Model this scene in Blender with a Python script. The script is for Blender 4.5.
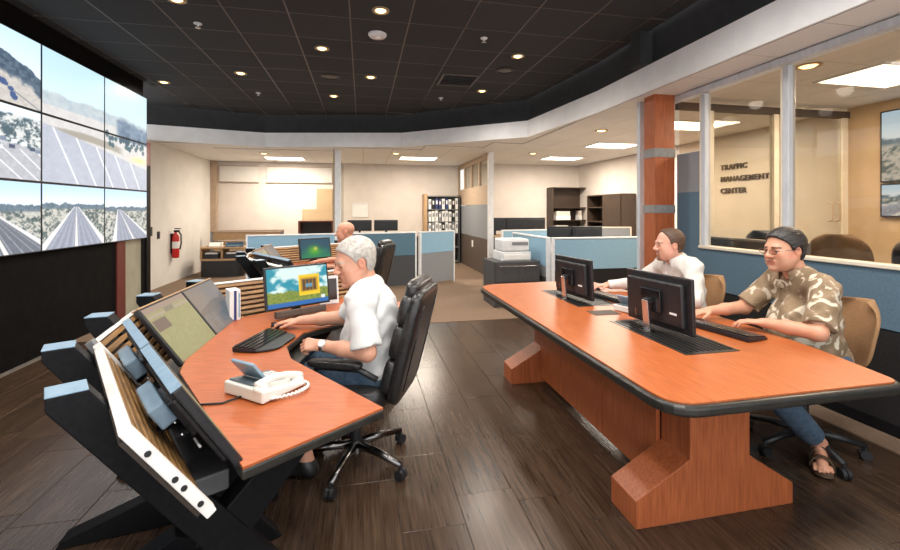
import bpy, bmesh, math, random
import numpy as np
from mathutils import Vector, Matrix, Euler
random.seed(7)
RNG = np.random.RandomState(5)
scene = bpy.context.scene
COL = scene.collection
for o in list(bpy.data.objects):
    bpy.data.objects.remove(o, do_unlink=True)

# ------------------------------------------------------------------ camera
YAW = math.atan(88 / 425)
cam = bpy.data.cameras.new('camera')
cam.sensor_fit = 'HORIZONTAL'; cam.sensor_width = 36.0
cam.lens = 425 / 900 * 36.0
cam.shift_y = -65 / 900
cam.clip_start = 0.05
camo = bpy.data.objects.new('camera', cam)
camo.location = (0, 0, 1.48)
camo.rotation_euler = (math.pi / 2, 0, -YAW)
COL.objects.link(camo); scene.camera = camo

# ------------------------------------------------------------------ world, exposure
w = bpy.data.worlds.new('world'); scene.world = w; w.use_nodes = True
w.node_tree.nodes['Background'].inputs[0].default_value = (.97, 0.98, 1.0, 1)
w.node_tree.nodes['Background'].inputs[1].default_value = 1.8
scene.view_settings.view_transform = 'Standard'
scene.view_settings.look = 'None'
scene.view_settings.gamma = 1.0
scene.view_settings.use_curve_mapping = False
scene.view_settings.exposure = 0.32

def lamp(kind, name, loc, energy, color=(1, .9, .78), size=.2, size_y=None, rot=(0, 0, 0), spot=None, blend=.6):
    l = bpy.data.lights.new(name, kind); l.energy = energy; l.color = color
    if kind == 'AREA':
        l.size = size
        if size_y: l.shape = 'RECTANGLE'; l.size_y = size_y
    else:
        l.shadow_soft_size = size
    if kind == 'SPOT':
        l.spot_size = math.radians(spot or 110); l.spot_blend = blend
    o = bpy.data.objects.new(name, l); o.location = loc; o.rotation_euler = rot
    COL.objects.link(o)
    return o

# ------------------------------------------------------------------ materials
def mat(name, col, rough=.5, metal=0.0, spec=.5, emit=None, estr=0.0, coat=0.0):
    m = bpy.data.materials.new(name); m.use_nodes = True
    b = m.node_tree.nodes['Principled BSDF']
    b.inputs['Base Color'].default_value = (*col, 1)
    b.inputs['Roughness'].default_value = rough
    b.inputs['Metallic'].default_value = metal
    b.inputs['Specular IOR Level'].default_value = spec
    b.inputs['Coat Weight'].default_value = coat
    if emit:
        b.inputs['Emission Color'].default_value = (*emit, 1)
        b.inputs['Emission Strength'].default_value = estr
    return m

def nmat(name, c1, c2, scale=(1, 1, 1), nscale=5, detail=6, rough=.5, r2=None, lo=.35, hi=.65, bump=0.0, spec=.5, kind='noise', obj_rand=0.0, coat=0.0, c3=None):
    """two-colour procedural noise material in object space, with optional bump and per-object variation"""
    m = mat(name, c1, rough, spec=spec, coat=coat); nt = m.node_tree; N = nt.nodes; L = nt.links
    b = N['Principled BSDF']
    tc = N.new('ShaderNodeTexCoord'); mp = N.new('ShaderNodeMapping'); mp.inputs['Scale'].default_value = scale
    L.new(tc.outputs['Object'], mp.inputs[0])
    if obj_rand:
        oi = N.new('ShaderNodeObjectInfo'); va = N.new('ShaderNodeVectorMath'); va.operation = 'ADD'
        sc = N.new('ShaderNodeVectorMath'); sc.operation = 'SCALE'; sc.inputs['Scale'].default_value = 37.0
        cx = N.new('ShaderNodeCombineXYZ')
        for i in range(3): L.new(oi.outputs['Random'], cx.inputs[i])
        L.new(cx.outputs[0], sc.inputs[0]); L.new(mp.outputs[0], va.inputs[0]); L.new(sc.outputs[0], va.inputs[1])
        vec = va.outputs[0]
    else:
        vec = mp.outputs[0]
    if kind == 'noise':
        t = N.new('ShaderNodeTexNoise'); t.inputs['Scale'].default_value = nscale; t.inputs['Detail'].default_value = detail
        fac = t.outputs[0]
    else:
        t = N.new('ShaderNodeTexVoronoi'); t.inputs['Scale'].default_value = nscale
        fac = t.outputs[0]
    L.new(vec, t.inputs['Vector'])
    cr = N.new('ShaderNodeValToRGB'); cr.color_ramp.elements[0].position = lo; cr.color_ramp.elements[1].position = hi
    cr.color_ramp.elements[0].color = (*c1, 1); cr.color_ramp.elements[1].color = (*c2, 1)
    if c3:
        e = cr.color_ramp.elements.new((lo + hi) / 2); e.color = (*c3, 1)
    L.new(fac, cr.inputs[0])
    out = cr.outputs[0]
    if obj_rand:
        hs = N.new('ShaderNodeHueSaturation'); mr = N.new('ShaderNodeMapRange')
        mr.inputs['To Min'].default_value = 1 - obj_rand; mr.inputs['To Max'].default_value = 1 + obj_rand
        L.new(oi.outputs['Random'], mr.inputs[0]); L.new(mr.outputs[0], hs.inputs['Value']); L.new(out, hs.inputs['Color'])
        out = hs.outputs[0]
    L.new(out, b.inputs['Base Color'])
    if bump:
        bp = N.new('ShaderNodeBump'); bp.inputs['Strength'].default_value = bump; bp.inputs['Distance'].default_value = .01
        L.new(fac, bp.inputs['Height']); L.new(bp.outputs[0], b.inputs['Normal'])
    return m

def attr_mat(name, emission=0.0, rough=.5, sss=0.0):
    m = mat(name, (.5, .5, .5), rough); nt = m.node_tree; b = nt.nodes['Principled BSDF']
    a = nt.nodes.new('ShaderNodeAttribute'); a.attribute_name = 'Col'
    if emission:
        b.inputs['Base Color'].default_value = (.01, .01, .012, 1); b.inputs['Roughness'].default_value = .45
        nt.links.new(a.outputs['Color'], b.inputs['Emission Color']); b.inputs['Emission Strength'].default_value = emission
    else:
        nt.links.new(a.outputs['Color'], b.inputs['Base Color'])
    return m

def glass_mat(name, tint, alpha_gloss=.12):
    m = bpy.data.materials.new(name); m.use_nodes = True; nt = m.node_tree; nt.nodes.clear()
    o = nt.nodes.new('ShaderNodeOutputMaterial'); mx = nt.nodes.new('ShaderNodeMixShader')
    t = nt.nodes.new('ShaderNodeBsdfTransparent'); g = nt.nodes.new('ShaderNodeBsdfGlossy')
    t.inputs[0].default_value = (*tint, 1); g.inputs['Roughness'].default_value = .02
    lw = nt.nodes.new('ShaderNodeLayerWeight'); pw_ = nt.nodes.new('ShaderNodeMath'); pw_.operation = 'POWER'; pw_.inputs[1].default_value = 4.0
    fr = nt.nodes.new('ShaderNodeMapRange'); fr.inputs['To Min'].default_value = .03; fr.inputs['To Max'].default_value = .7
    nt.links.new(lw.outputs['Facing'], pw_.inputs[0]); nt.links.new(pw_.outputs[0], fr.inputs[0])
    nt.links.new(fr.outputs[0], mx.inputs[0]); nt.links.new(t.outputs[0], mx.inputs[1]); nt.links.new(g.outputs[0], mx.inputs[2])
    nt.links.new(mx.outputs[0], o.inputs[0])
    return m

M = {}
M['cherry'] = nmat('cherry_laminate', (.45, .125, .034), (.35, .085, .022), (9, .8, 9), 9, 8, .36, bump=.01)
M['cherry_side'] = nmat('cherry_veneer', (.42, .115, .036), (.29, .070, .021), (14, 14, .9), 6, 8, .42, bump=.02)
M['cherry_desk'] = nmat('cherry_console_laminate', (.43, .110, .030), (.335, .076, .020), (1.2, 8, 8), 9, 8, .36)
M['edge_dark'] = nmat('dark_edge_rubber', (.016, .015, .013), (.026, .024, .020), (1, 1, 1), 30, 3, .35)
M['black_metal'] = nmat('black_powder_coat', (.005, .005, .006), (.008, .008, .009), (1, 1, 1), 60, 3, .5, spec=.15)
M['black_plastic'] = nmat('black_plastic', (.012, .012, .014), (.02, .02, .022), (1, 1, 1), 40, 3, .4)
M['black_gloss'] = nmat('black_gloss_plastic', (.008, .008, .01), (.014, .014, .016), (1, 1, 1), 20, 2, .16)
M['black_wall'] = nmat('black_wall_paint', (.004, .0035, .0035), (.007, .006, .0055), (1, 1, 1), 12, 4, .8, spec=.1)
M['leather'] = nmat('black_leather', (.012, .011, .011), (.028, .026, .025), (1, 1, 1), 55, 5, .3, bump=.15)
M['fabric_tan'] = nmat('tan_chair_fabric', (.36, .20, .095), (.27, .145, .065), (1, 1, 1), 160, 4, .9, bump=.2)
M['fabric_brown'] = nmat('brown_chair_fabric', (.20, .12, .06), (.14, .08, .04), (1, 1, 1), 120, 4, .9, bump=.2)
M['chrome'] = mat('brushed_steel', (.62, .62, .63), .25, 1.0)
M['dark_chrome'] = mat('dark_chrome', (.20, .19, .185), .22, 1.0)
M['alu'] = nmat('aluminium', (.50, .53, .57), (.58, .61, .65), (1, 1, .2), 30, 3, .35, spec=.6)
M['alu_white'] = nmat('white_aluminium', (.72, .73, .74), (.80, .81, .82), (1, 1, 1), 12, 3, .4)
M['white_metal'] = nmat('white_bracket_paint', (.78, .74, .70), (.84, .80, .76), (1, 1, 1), 12, 3, .4)
M['cream_frame'] = nmat('cream_window_frame', (.70, .62, .50), (.76, .68, .55), (1, 1, 1), 14, 3, .45)
M['slat'] = nmat('tan_slat', (.36, .19, .07), (.22, .115, .04), (3, 3, 30), 5, 5, .45, obj_rand=.1)
M['slat_back'] = nmat('slat_back_panel', (.03, .02, .014), (.045, .03, .02), (1, 1, 1), 30, 4, .7)
M['ceil_dark'] = nmat('charcoal_ceiling_tile', (.026, .028, .030), (.038, .040, .043), (1, 1, 1), 140, 4, .9, bump=.1, obj_rand=.12)
M['ceil_grid'] = nmat('ceiling_grid_metal', (.075, .060, .048), (.095, .075, .060), (1, 1, 1), 30, 3, .4)
M['fascia_dark'] = nmat('charcoal_fascia', (.022, .024, .026), (.030, .032, .034), (1, 1, 1), 9, 4, .8)
M['fascia_white'] = nmat('white_fascia_paint', (.80, .80, .80), (.86, .86, .86), (1, 1, 1), 5, 3, .6)
M['soffit'] = nmat('white_ceiling_panel', (.80, .79, .76), (.85, .84, .81), (1, 1, 1), 80, 4, .9, bump=.05, obj_rand=.02)
M['soffit_grid'] = nmat('grey_ceiling_grid', (.34, .33, .31), (.40, .39, .37), (1, 1, 1), 30, 3, .6)
M['wall_cream'] = nmat('cream_wall_paint', (.68, .61, .55), (.73, .66, .60), (1, 1, 1), 3, 4, .8)
M['wall_white'] = nmat('white_wall_paint', (.70, .67, .63), (.75, .72, .68), (1, 1, 1), 3, 4, .8)
M['wall_tan'] = nmat('tan_wall_paint', (.52, .37, .22), (.57, .41, .25), (1, 1, 1), 3, 4, .8)
M['blue_panel'] = nmat('slate_blue_panel', (.075, .135, .19), (.095, .16, .215), (1, 1, 1), 60, 4, .75, bump=.05)
M['blue_light'] = nmat('light_blue_partition_fabric', (.23, .40, .54), (.27, .45, .59), (1, 1, 1), 90, 4, .85, bump=.05)
M['blue_mid'] = nmat('teal_partition_fabric', (.075, .155, .215), (.095, .18, .24), (1, 1, 1), 90, 4, .85, bump=.05)
M['grey_dark'] = nmat('charcoal_partition_fabric', (.045, .048, .052), (.065, .068, .072), (1, 1, 1), 90, 4, .85, bump=.05)
M['black_fabric'] = nmat('black_panel_fabric', (.014, .013, .013), (.022, .020, .019), (1, 1, 1), 90, 4, .85, bump=.05, spec=.2)
M['grey_mid'] = nmat('grey_panel', (.21, .22, .235), (.25, .26, .275), (1, 1, 1), 60, 4, .8)
M['brown_panel'] = nmat('dark_brown_panel', (.075, .055, .045), (.095, .07, .055), (1, 1, 1), 30, 4, .7)
M['taupe'] = nmat('taupe_panel', (.42, .31, .22), (.47, .35, .25), (1, 1, 1), 10, 4, .7)
M['carpet'] = nmat('brown_carpet', (.15, .095, .06), (.21, .14, .09), (1, 1, 1), 90, 6, .95, bump=.3)
M['floor_base'] = nmat('grout', (.12, .10, .085), (.15, .125, .105), (1, 1, 1), 50, 4, .8)
M['maroon'] = nmat('maroon_wood', (.16, .035, .03), (.12, .025, .02), (10, 10, 1), 6, 5, .4)
M['paper'] = nmat('white_paper', (.80, .79, .76), (.86, .85, .82), (1, 1, 1), 8, 3, .8)
M['dark_wood'] = nmat('espresso_wood', (.045, .027, .018), (.065, .04, .026), (8, 8, 1), 6, 5, .5)
M['red_wood'] = nmat('red_brown_wood', (.20, .05, .025), (.15, .035, .017), (8, 1, 8), 6, 5, .45)
M['light_wood'] = nmat('light_oak', (.50, .32, .17), (.42, .26, .13), (2, 2, 8), 6, 5, .5)
M['grey_steel'] = nmat('grey_painted_steel', (.20, .20, .20), (.24, .24, .24), (1, 1, 1), 20, 3, .45)
M['dark_steel'] = nmat('charcoal_painted_steel', (.055, .055, .058), (.07, .07, .073), (1, 1, 1), 20, 3, .45)
M['phone_white'] = nmat('white_phone_plastic', (.74, .72, .67), (.79, .77, .72), (1, 1, 1), 10, 3, .35)
M['phone_grey'] = nmat('slate_phone_plastic', (.10, .13, .15), (.13, .16, .18), (1, 1, 1), 10, 3, .4)
M['red'] = mat('extinguisher_red', (.55, .015, .012), .3)
M['glow_warm'] = mat('warm_lamp_glow', (1, .8, .5), .5, emit=(1, .66, .30), estr=3.4)
M['glow_white'] = mat('troffer_glow', (1, .95, .85), .5, emit=(1, .86, .64), estr=7)
M['rim'] = nmat('downlight_trim', (.30, .22, .13), (.36, .27, .16), (1, 1, 1), 10, 2, .4)
M['glass'] = glass_mat('clear_glass', (.88, .88, .84))
M['glass_tint'] = glass_mat('tinted_glass', (.90, .85, .78))
M['white_shirt'] = nmat('white_cotton', (.66, .655, .645), (.72, .715, .70), (1, 1, 1), 14, 5, .85, bump=.1)
M['shirt_cream'] = nmat('cream_cotton', (.64, .615, .57), (.70, .675, .63), (1, 1, 1), 14, 5, .85, bump=.1)
M['jeans'] = nmat('blue_denim', (.035, .065, .105), (.065, .105, .155), (1, 1, 1), 45, 7, .9, bump=.15)
M['trousers'] = nmat('dark_trousers', (.03, .03, .035), (.045, .045, .05), (1, 1, 1), 45, 5, .9)
M['hair_grey'] = nmat('silver_hair', (.36, .32, .28), (.54, .51, .47), (10, 10, 10), 5, 3, .6, bump=.05)
M['hair_black'] = nmat('black_hair', (.010, .008, .007), (.035, .028, .024), (30, 30, 4), 8, 6, .4, bump=.3)
M['hair_brown'] = nmat('brown_hair', (.055, .028, .015), (.12, .065, .035), (30, 30, 4), 8, 6, .5, bump=.3)
M['eye'] = mat('eye_white', (.62, .58, .55), .2)
M['iris'] = mat('dark_iris', (.025, .018, .012), .1)
M['sandal'] = nmat('brown_sandal_leather', (.07, .04, .022), (.10, .06, .033), (1, 1, 1), 30, 4, .6)
M['shoe'] = nmat('black_shoe_leather', (.012, .012, .012), (.02, .02, .02), (1, 1, 1), 30, 4, .35)
M['skin'] = attr_mat('skin', 0, .48)
M['skin'].node_tree.nodes['Principled BSDF'].inputs['Subsurface Weight'].default_value = .12
M['skin'].node_tree.nodes['Principled BSDF'].inputs['Subsurface Radius'].default_value = (.012, .005, .003)
M['screen'] = attr_mat('lit_screen', .85)
M['wallscreen'] = attr_mat('lit_wall_display', 1.15)
M['screen_glow_blue'] = nmat('satin_plastic_screen_glow', (.20, .30, .40), (.25, .36, .46), (1, 1, 1), 20, 3, .3)  # plastic with the video wall's blue glow put into its colour

# ------------------------------------------------------------------ mesh helpers
class MB:
    def __init__(s): s.v = []; s.f = []; s.T = None
    def add(s, vs, fs):
        n = len(s.v)
        for p in vs:
            p = Vector(p)
            s.v.append(tuple(s.T @ p if s.T is not None else p))
        s.f += [tuple(n + i for i in f) for f in fs]
        return s
    def box(s, c, d, R=None):
        x, y, z = d[0] / 2, d[1] / 2, d[2] / 2
        vs = [Vector(p) for p in ((-x, -y, -z), (x, -y, -z), (x, y, -z), (-x, y, -z), (-x, -y, z), (x, -y, z), (x, y, z), (-x, y, z))]
        if R is not None: vs = [R @ p for p in vs]
        c = Vector(c)
        return s.add([c + p for p in vs], [(3, 2, 1, 0), (4, 5, 6, 7), (0, 1, 5, 4), (1, 2, 6, 5), (2, 3, 7, 6), (3, 0, 4, 7)])
    def bb(s, x0, x1, y0, y1, z0, z1):
        return s.box(((x0 + x1) / 2, (y0 + y1) / 2, (z0 + z1) / 2), (x1 - x0, y1 - y0, z1 - z0))
    def prism(s, poly, z0, z1):
        a = sum(poly[i][0] * poly[(i + 1) % len(poly)][1] - poly[(i + 1) % len(poly)][0] * poly[i][1] for i in range(len(poly)))
        if a < 0: poly = poly[::-1]
        n = len(poly)
        vs = [(p[0], p[1], z0) for p in poly] + [(p[0], p[1], z1) for p in poly]
        return s.add(vs, [tuple(range(n - 1, -1, -1)), tuple(range(n, 2 * n))] + [(i, (i + 1) % n, n + (i + 1) % n, n + i) for i in range(n)])
    def plate(s, poly, o, u, w, n, th):
        """polygon (a,b) in plane o + a*u + b*w, thickened along n by th"""
        o, u, w, n = map(Vector, (o, u, w, n)); k = len(poly)
        vs = [o + u * a + w * b for a, b in poly]; vs += [p + n * th for p in vs]
        ar = sum(poly[i][0] * poly[(i + 1) % k][1] - poly[(i + 1) % k][0] * poly[i][1] for i in range(k))
        flip = (ar > 0) != (u.cross(w).dot(n) * th > 0)
        fs = [tuple(range(k - 1, -1, -1)), tuple(range(k, 2 * k))] + [(i, (i + 1) % k, k + (i + 1) % k, k + i) for i in range(k)]
        if flip: fs = [f[::-1] for f in fs]
        return s.add(vs, fs)
    def tube(s, pts, r, n=8, cap=True):
        pts = [Vector(p) for p in pts]; rs = r if isinstance(r, (list, tuple)) else [r] * len(pts)
        vs = []; prev = None
        for i, p in enumerate(pts):
            d = (pts[min(i + 1, len(pts) - 1)] - pts[max(i - 1, 0)]).normalized()
            if prev is None:
                a = Vector((0, 0, 1)) if abs(d.z) < .9 else Vector((1, 0, 0))
                x = d.cross(a).normalized()
            else:
                x = (prev - d * prev.dot(d)).normalized()
            prev = x; y = d.cross(x)
            vs += [p + (x * math.cos(t) + y * math.sin(t)) * rs[i] for t in [2 * math.pi * j / n for j in range(n)]]
        fs = []
        for i in range(len(pts) - 1):
            for j in range(n):
                fs.append((i * n + j, i * n + (j + 1) % n, (i + 1) * n + (j + 1) % n, (i + 1) * n + j))
        if cap: fs += [tuple(range(n - 1, -1, -1)), tuple(range((len(pts) - 1) * n, len(pts) * n))]
        return s.add(vs, fs)
    def cyl(s, p0, p1, r0, r1=None, n=16): return s.tube([p0, p1], [r0, r0 if r1 is None else r1], n)
    def lathe(s, prof, c=(0, 0, 0), n=20):
        c = Vector(c); vs = []
        for r, z in prof: vs += [c + Vector((r * math.cos(2 * math.pi * j / n), r * math.sin(2 * math.pi * j / n), z)) for j in range(n)]
        k = len(prof)
        fs = [(i * n + j, i * n + (j + 1) % n, (i + 1) * n + (j + 1) % n, (i + 1) * n + j) for i in range(k - 1) for j in range(n)]
        fs += [tuple(range(n - 1, -1, -1)), tuple(range((k - 1) * n, k * n))]
        return s.add(vs, fs)
    def ell(s, c, r, nu=14, nv=9, R=None):
        c = Vector(c); vs = []; fs = []
        for i in range(nv + 1):
            th = math.pi * i / nv
            for j in range(nu):
                ph = 2 * math.pi * j / nu
                p = Vector((r[0] * math.sin(th) * math.cos(ph), r[1] * math.sin(th) * math.sin(ph), -r[2] * math.cos(th)))
                vs.append(c + (R @ p if R is not None else p))
        for i in range(nv):
            for j in range(nu):
                fs.append((i * nu + j, i * nu + (j + 1) % nu, (i + 1) * nu + (j + 1) % nu, (i + 1) * nu + j))
        return s.add(vs, fs)
    def build(s, name, material, parent=None, bev=0.0, smooth=False, seg=2):
        me = bpy.data.meshes.new(name); me.from_pydata(s.v, [], s.f); me.update()
        if smooth: me.polygons.foreach_set('use_smooth', [True] * len(me.polygons))
        if material is not None: me.materials.append(material)
        o = bpy.data.objects.new(name, me); COL.objects.link(o)
        if parent is not None: o.parent = parent
        if bev:
            b = o.modifiers.new('bevel', 'BEVEL'); b.width = bev; b.segments = seg; b.limit_method = 'ANGLE'; b.angle_limit = .6
        return o

def RZ(a): return Matrix.Rotation(a, 3, 'Z')
def tag(o, label=None, cat=None, group=None, kind=None):
    if label: o['label'] = label
    if cat: o['category'] = cat
    if group: o['group'] = group
    if kind: o['kind'] = kind
    return o
def empty(name, loc=(0, 0, 0), rz=0.0):
    o = bpy.data.objects.new(name, None); COL.objects.link(o); o.location = loc; o.rotation_euler = (0, 0, rz)
    o.empty_display_size = .1
    return o
def thing(name, label, cat, loc=(0, 0, 0), rz=0.0, group=None):
    return tag(empty(name, loc, rz), label, cat, group)
def copy_tree(o, parent=None):
    c = o.copy(); COL.objects.link(c); c.parent = parent
    for ch in list(o.children): copy_tree(ch, c)
    return c
def structure(o, label, cat='structure'):
    return tag(o, label, cat, kind='structure')
def share(o, name, parent, loc, rz=0.0):
    c = bpy.data.objects.new(name, o.data); COL.objects.link(c); c.parent = parent; c.location = loc; c.rotation_euler = (0, 0, rz)
    return c
CY, SY = math.cos(YAW), math.sin(YAW)
def S(r, f, z=0.0):            # console survey axes (turned against the room) -> room axes
    return Vector((r * CY + f * SY, -r * SY + f * CY, z))
def face(d):                   # heading angle of a direction given in room axes
    return math.atan2(d[1], d[0])
def SD(r, f): return math.atan2(-r * SY + f * CY, r * CY + f * SY)

# ================================================================== THE SETTING
ZC, ZS = 3.40, 2.75
FP = [(-4.25, 8.55), (-1.91, 9.15), (.79, 8.59), (2.83, 6.97), (3.02, 5.05), (3.02, -1.2)]
def inside(x, y, poly=FP + [(-4.25, -1.2)]):
    c = False; n = len(poly)
    for i in range(n):
        (x1, y1), (x2, y2) = poly[i], poly[(i + 1) % n]
        if (y1 > y) != (y2 > y) and x < (x2 - x1) * (y - y1) / (y2 - y1) + x1: c = not c
    return c

# floor: wood-look tiles laid in columns
M['tile'] = nmat('wood_look_floor_tile', (.030, .017, .010), (.084, .050, .031), (26, 1.3, 1), 3, 8, .25, lo=.3, hi=.72, bump=.03, obj_rand=.16, spec=.5)
fl = MB().bb(-4.3, 9.5, -1.2, 12.2, -.06, -.006).build('floor', M['floor_base'])
structure(fl, 'dark brown wood-look tiled floor of the control room', 'floor')
tm = MB().bb(-.1485, .1485, -.299, .299, -.006, 0).build('floor_tile', M['tile'], fl, bev=.0015, seg=1)
first = True
ncol = 0
for i in range(22):
    x = -3.12 + .15 + .3 * i
    off = [0, .2, .4, .3, .1][i % 5]
    for j in range(11):
        y = -.35 + off + .6 * j
        if y - .3 > 5.49: continue
        if x > 3.3: continue
        if first: tm.location = (x, y, 0); first = False
        else: share(tm, 'floor_tile', fl, (x, y, 0)).modifiers.new('b', 'BEVEL').width = .0015
cp = MB().bb(-4.3, 9.5, 5.5, 12.2, -.006, .004).build('floor_carpet', M['carpet'])
structure(cp, 'brown carpet of the back office area', 'floor')
cp2 = MB().bb(3.19, 3.40, -1.2, 5.5, -.006, .003).build('floor_border', M['carpet'])
structure(cp2, 'pale brown carpet strip along the blue wall', 'floor')
cp3 = MB().bb(3.40, 9.5, -1.2, 5.5, -.006, .004).build('floor_carpet', M['carpet'])
structure(cp3, 'brown carpet of the glazed side room', 'floor')

# dark ceiling with grid tiles
ce = MB().prism(FP + [(-4.25, -1.2)], ZC, ZC + .05).build('ceiling', M['ceil_dark'])
structure(ce, 'black suspended ceiling over the consoles', 'ceiling')
T = .585
dk = MB().bb(-T / 2 + .006, T / 2 - .006, -T / 2 + .004, T / 2 - .004, -.012, .004).build('ceiling_tile', M['ceil_dark'], ce)
first = True
for i in range(-7, 6):
    for j in range(-6, 9):
        x = -.115 + T * (i + .5); y = 4.33 + T * (j + .5)
        if y < .8: continue
        if all(inside(x + a * T / 2, y + b * T / 2) for a in (-1, 1) for b in (-1, 1)) and x - T / 2 > -3.2:
            if first: dk.location = (x, y, ZC - .002); first = False
            else: share(dk, 'ceiling_tile', ce, (x, y, ZC - .002))
def spans(fn, lo, hi, n=160):
    ts = [lo + (hi - lo) * i / n for i in range(n + 1) if fn(lo + (hi - lo) * i / n)]
    return (min(ts), max(ts)) if ts else None
for i in range(-5, 6):
    x = -.115 + T * i; q = spans(lambda y: inside(x, y), .8, 9.2)
    if q: MB().bb(x - .007, x + .007, q[0], q[1], ZC - .018, ZC).build('grid_bar', M['ceil_grid'], ce)
for j in range(-6, 9):
    y = 4.33 + T * j; q = spans(lambda x: inside(x, y) and x > -3.18, -3.2, 3.05)
    if q: MB().bb(q[0], q[1], y - .004, y + .004, ZC - .016, ZC).build('grid_bar', M['ceil_grid'], ce)

# fascia: white band below, charcoal band above
fw = empty('trim_1', (0, 0, ZS)); structure(fw, 'white angled fascia band around the dark ceiling', 'trim')
fd = empty('trim_2', (0, 0, 3.03)); structure(fd, 'charcoal upper fascia under the dark ceiling', 'trim')
for k in range(len(FP) - 1):
    a, b = Vector((*FP[k], 0)), Vector((*FP[k + 1], 0)); d = (b - a); L = d.length; d.normalize(); n = Vector((-d.y, d.x, 0))
    nseg = max(1, round(L / 2.0))
    for q in range(nseg):
        p0 = a + d * (L * q / nseg); p1 = a + d * (L * (q + 1) / nseg - .0015)
        MB().plate([(0, 0), ((p1 - p0).length, 0), ((p1 - p0).length, .285), (0, .285)], p0 - n * .012, d, (0, 0, 1), n, .07).build('fascia_panel', M['fascia_white'], fw)
    MB().plate([(-.05, 0), (L + .05, 0), (L + .05, .40), (-.05, .40)], a + n * .03, d, (0, 0, 1), n, .06).build('fascia_panel', M['fascia_dark'], fd)
MB().bb(2.90, 3.06, 4.02, 4.20, 3.035, ZC - .004).build('trim_3', M['fascia_dark'])
structure(bpy.data.objects['trim_3'], 'black boxed column head above the wood pillar', 'trim')

# lower white ceiling
so = MB().prism(FP + [(9.5, -1.2), (9.5, 12.2), (-4.3, 12.2)], ZS + .006, ZS + .05).build('ceiling', M['soffit'])
structure(so, 'white panelled lower ceiling around the control room', 'ceiling')
U = .6
wt = MB().bb(-U / 2 + .004, U / 2 - .004, -U / 2 + .004, U / 2 - .004, -.004, .006).build('ceiling_tile', M['soffit'], so)
gr = MB(); first = True
for i in range(-12, 8):
    for j in range(0, 21):
        x = 3.03 + U * (i + .5); y = -.10 + U * (j + .5)
        if y > 12.0 or x < -4 or (x > 6.3): continue
        if not any(inside(x + a * (U / 2 - .02), y + b * (U / 2 - .02)) for a in (-1, 0, 1) for b in (-1, 0, 1)):
            gr.bb(x - U / 2 - .004, x - U / 2 + .004, y - U / 2, y + U / 2, ZS - .003, ZS + .006)
            gr.bb(x - U / 2, x + U / 2, y - U / 2 - .004, y - U / 2 + .004, ZS - .003, ZS + .006)
            if first: wt.location = (x, y, ZS); first = False
            else: share(wt, 'ceiling_tile', so, (x, y, ZS))
tag(gr.build('ceiling_grid', M['soffit_grid'], so), kind='stuff')

# walls
def wall(name, label, m, *b, cat='wall'):
    o = MB().bb(*b).build(name, m); structure(o, label, cat); return o
wl = MB().bb(-3.30, -3.20, -1.2, 6.42, 0, 1.06).bb(-3.30, -3.20, -1.2, 7.14, 1.06, ZC).build('wall_left', M['black_wall'])
structure(wl, 'black wall carrying the video displays', 'wall')
wall('wall_side', 'white side wall with the fire extinguisher', M['wall_white'], -3.90, -3.80, 7.2, 12.0, 0, ZS)
wall('wall_back', 'cream back wall of the office area', M['wall_cream'], -3.9, 2.78, 12.0, 12.1, 0, ZS)
wall('wall_back', 'cream back wall behind the tall dark bookcase', M['wall_cream'], 2.78, 6.2, 11.2, 11.3, 0, ZS)
wall('trim_4', 'tan corner post where side and back wall meet', M['taupe'], -3.80, -3.66, 11.88, 12.0, 0, ZS, cat='trim')
wr = wall('wall_far_right', 'cream far wall with the wall lettering', M['wall_cream'], 6.10, 6.2, 4.2, 11.3, 0, ZS)
wall('wall_side_room', 'tan wall of the glazed side room', M['wall_tan'], 5.95, 6.05, -1.2, 4.2, 0, ZS)
# clerestory windows in the back wall
for n, (x0, x1) in enumerate(((-3.6, -2.66), (-2.46, -.80))):
    wn = empty('window_%d' % (n + 1), (0, 11.98, 2.2)); structure(wn, ['pale clerestory pane at the left of the back wall', 'long pale clerestory pane beside the white post'][n], 'window')
    MB().bb(x0, x1, -.02, .0, 0, .44).build('pane', M['wall_white'], wn)
    for z in (0, .42): MB().bb(x0, x1, -.03, 0, z, z + .02).build('frame', M['taupe'], wn)

# door opening left, under the displays
d1 = empty('door_1', (-3.2, 6.42, 0)); structure(d1, 'narrow glazed door with maroon jamb beside the black wall', 'door')
MB().bb(-.08, .02, 0, .20, 0, 2.45).build('jamb', M['maroon'], d1)
MB().bb(-.05, .0, .22, .66, .02, 2.40).build('pane', nmat('frosted_green_glass', (.33, .32, .24), (.40, .39, .30), (1, 1, 1), 4, 3, .3), d1)
MB().bb(-.08, .02, .66, .74, 0, 2.45).build('frame', M['black_metal'], d1)
MB().bb(-.08, .04, .74, .86, 0, 2.15).build('post', M['black_metal'], d1)
MB().bb(-.08, .04, .74, .86, 2.15, 2.50).build('post_head', M['maroon'], d1)
MB().bb(-.06, .04, .86, .92, 1.08, 1.22).build('lock', M['black_plastic'], d1)

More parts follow.
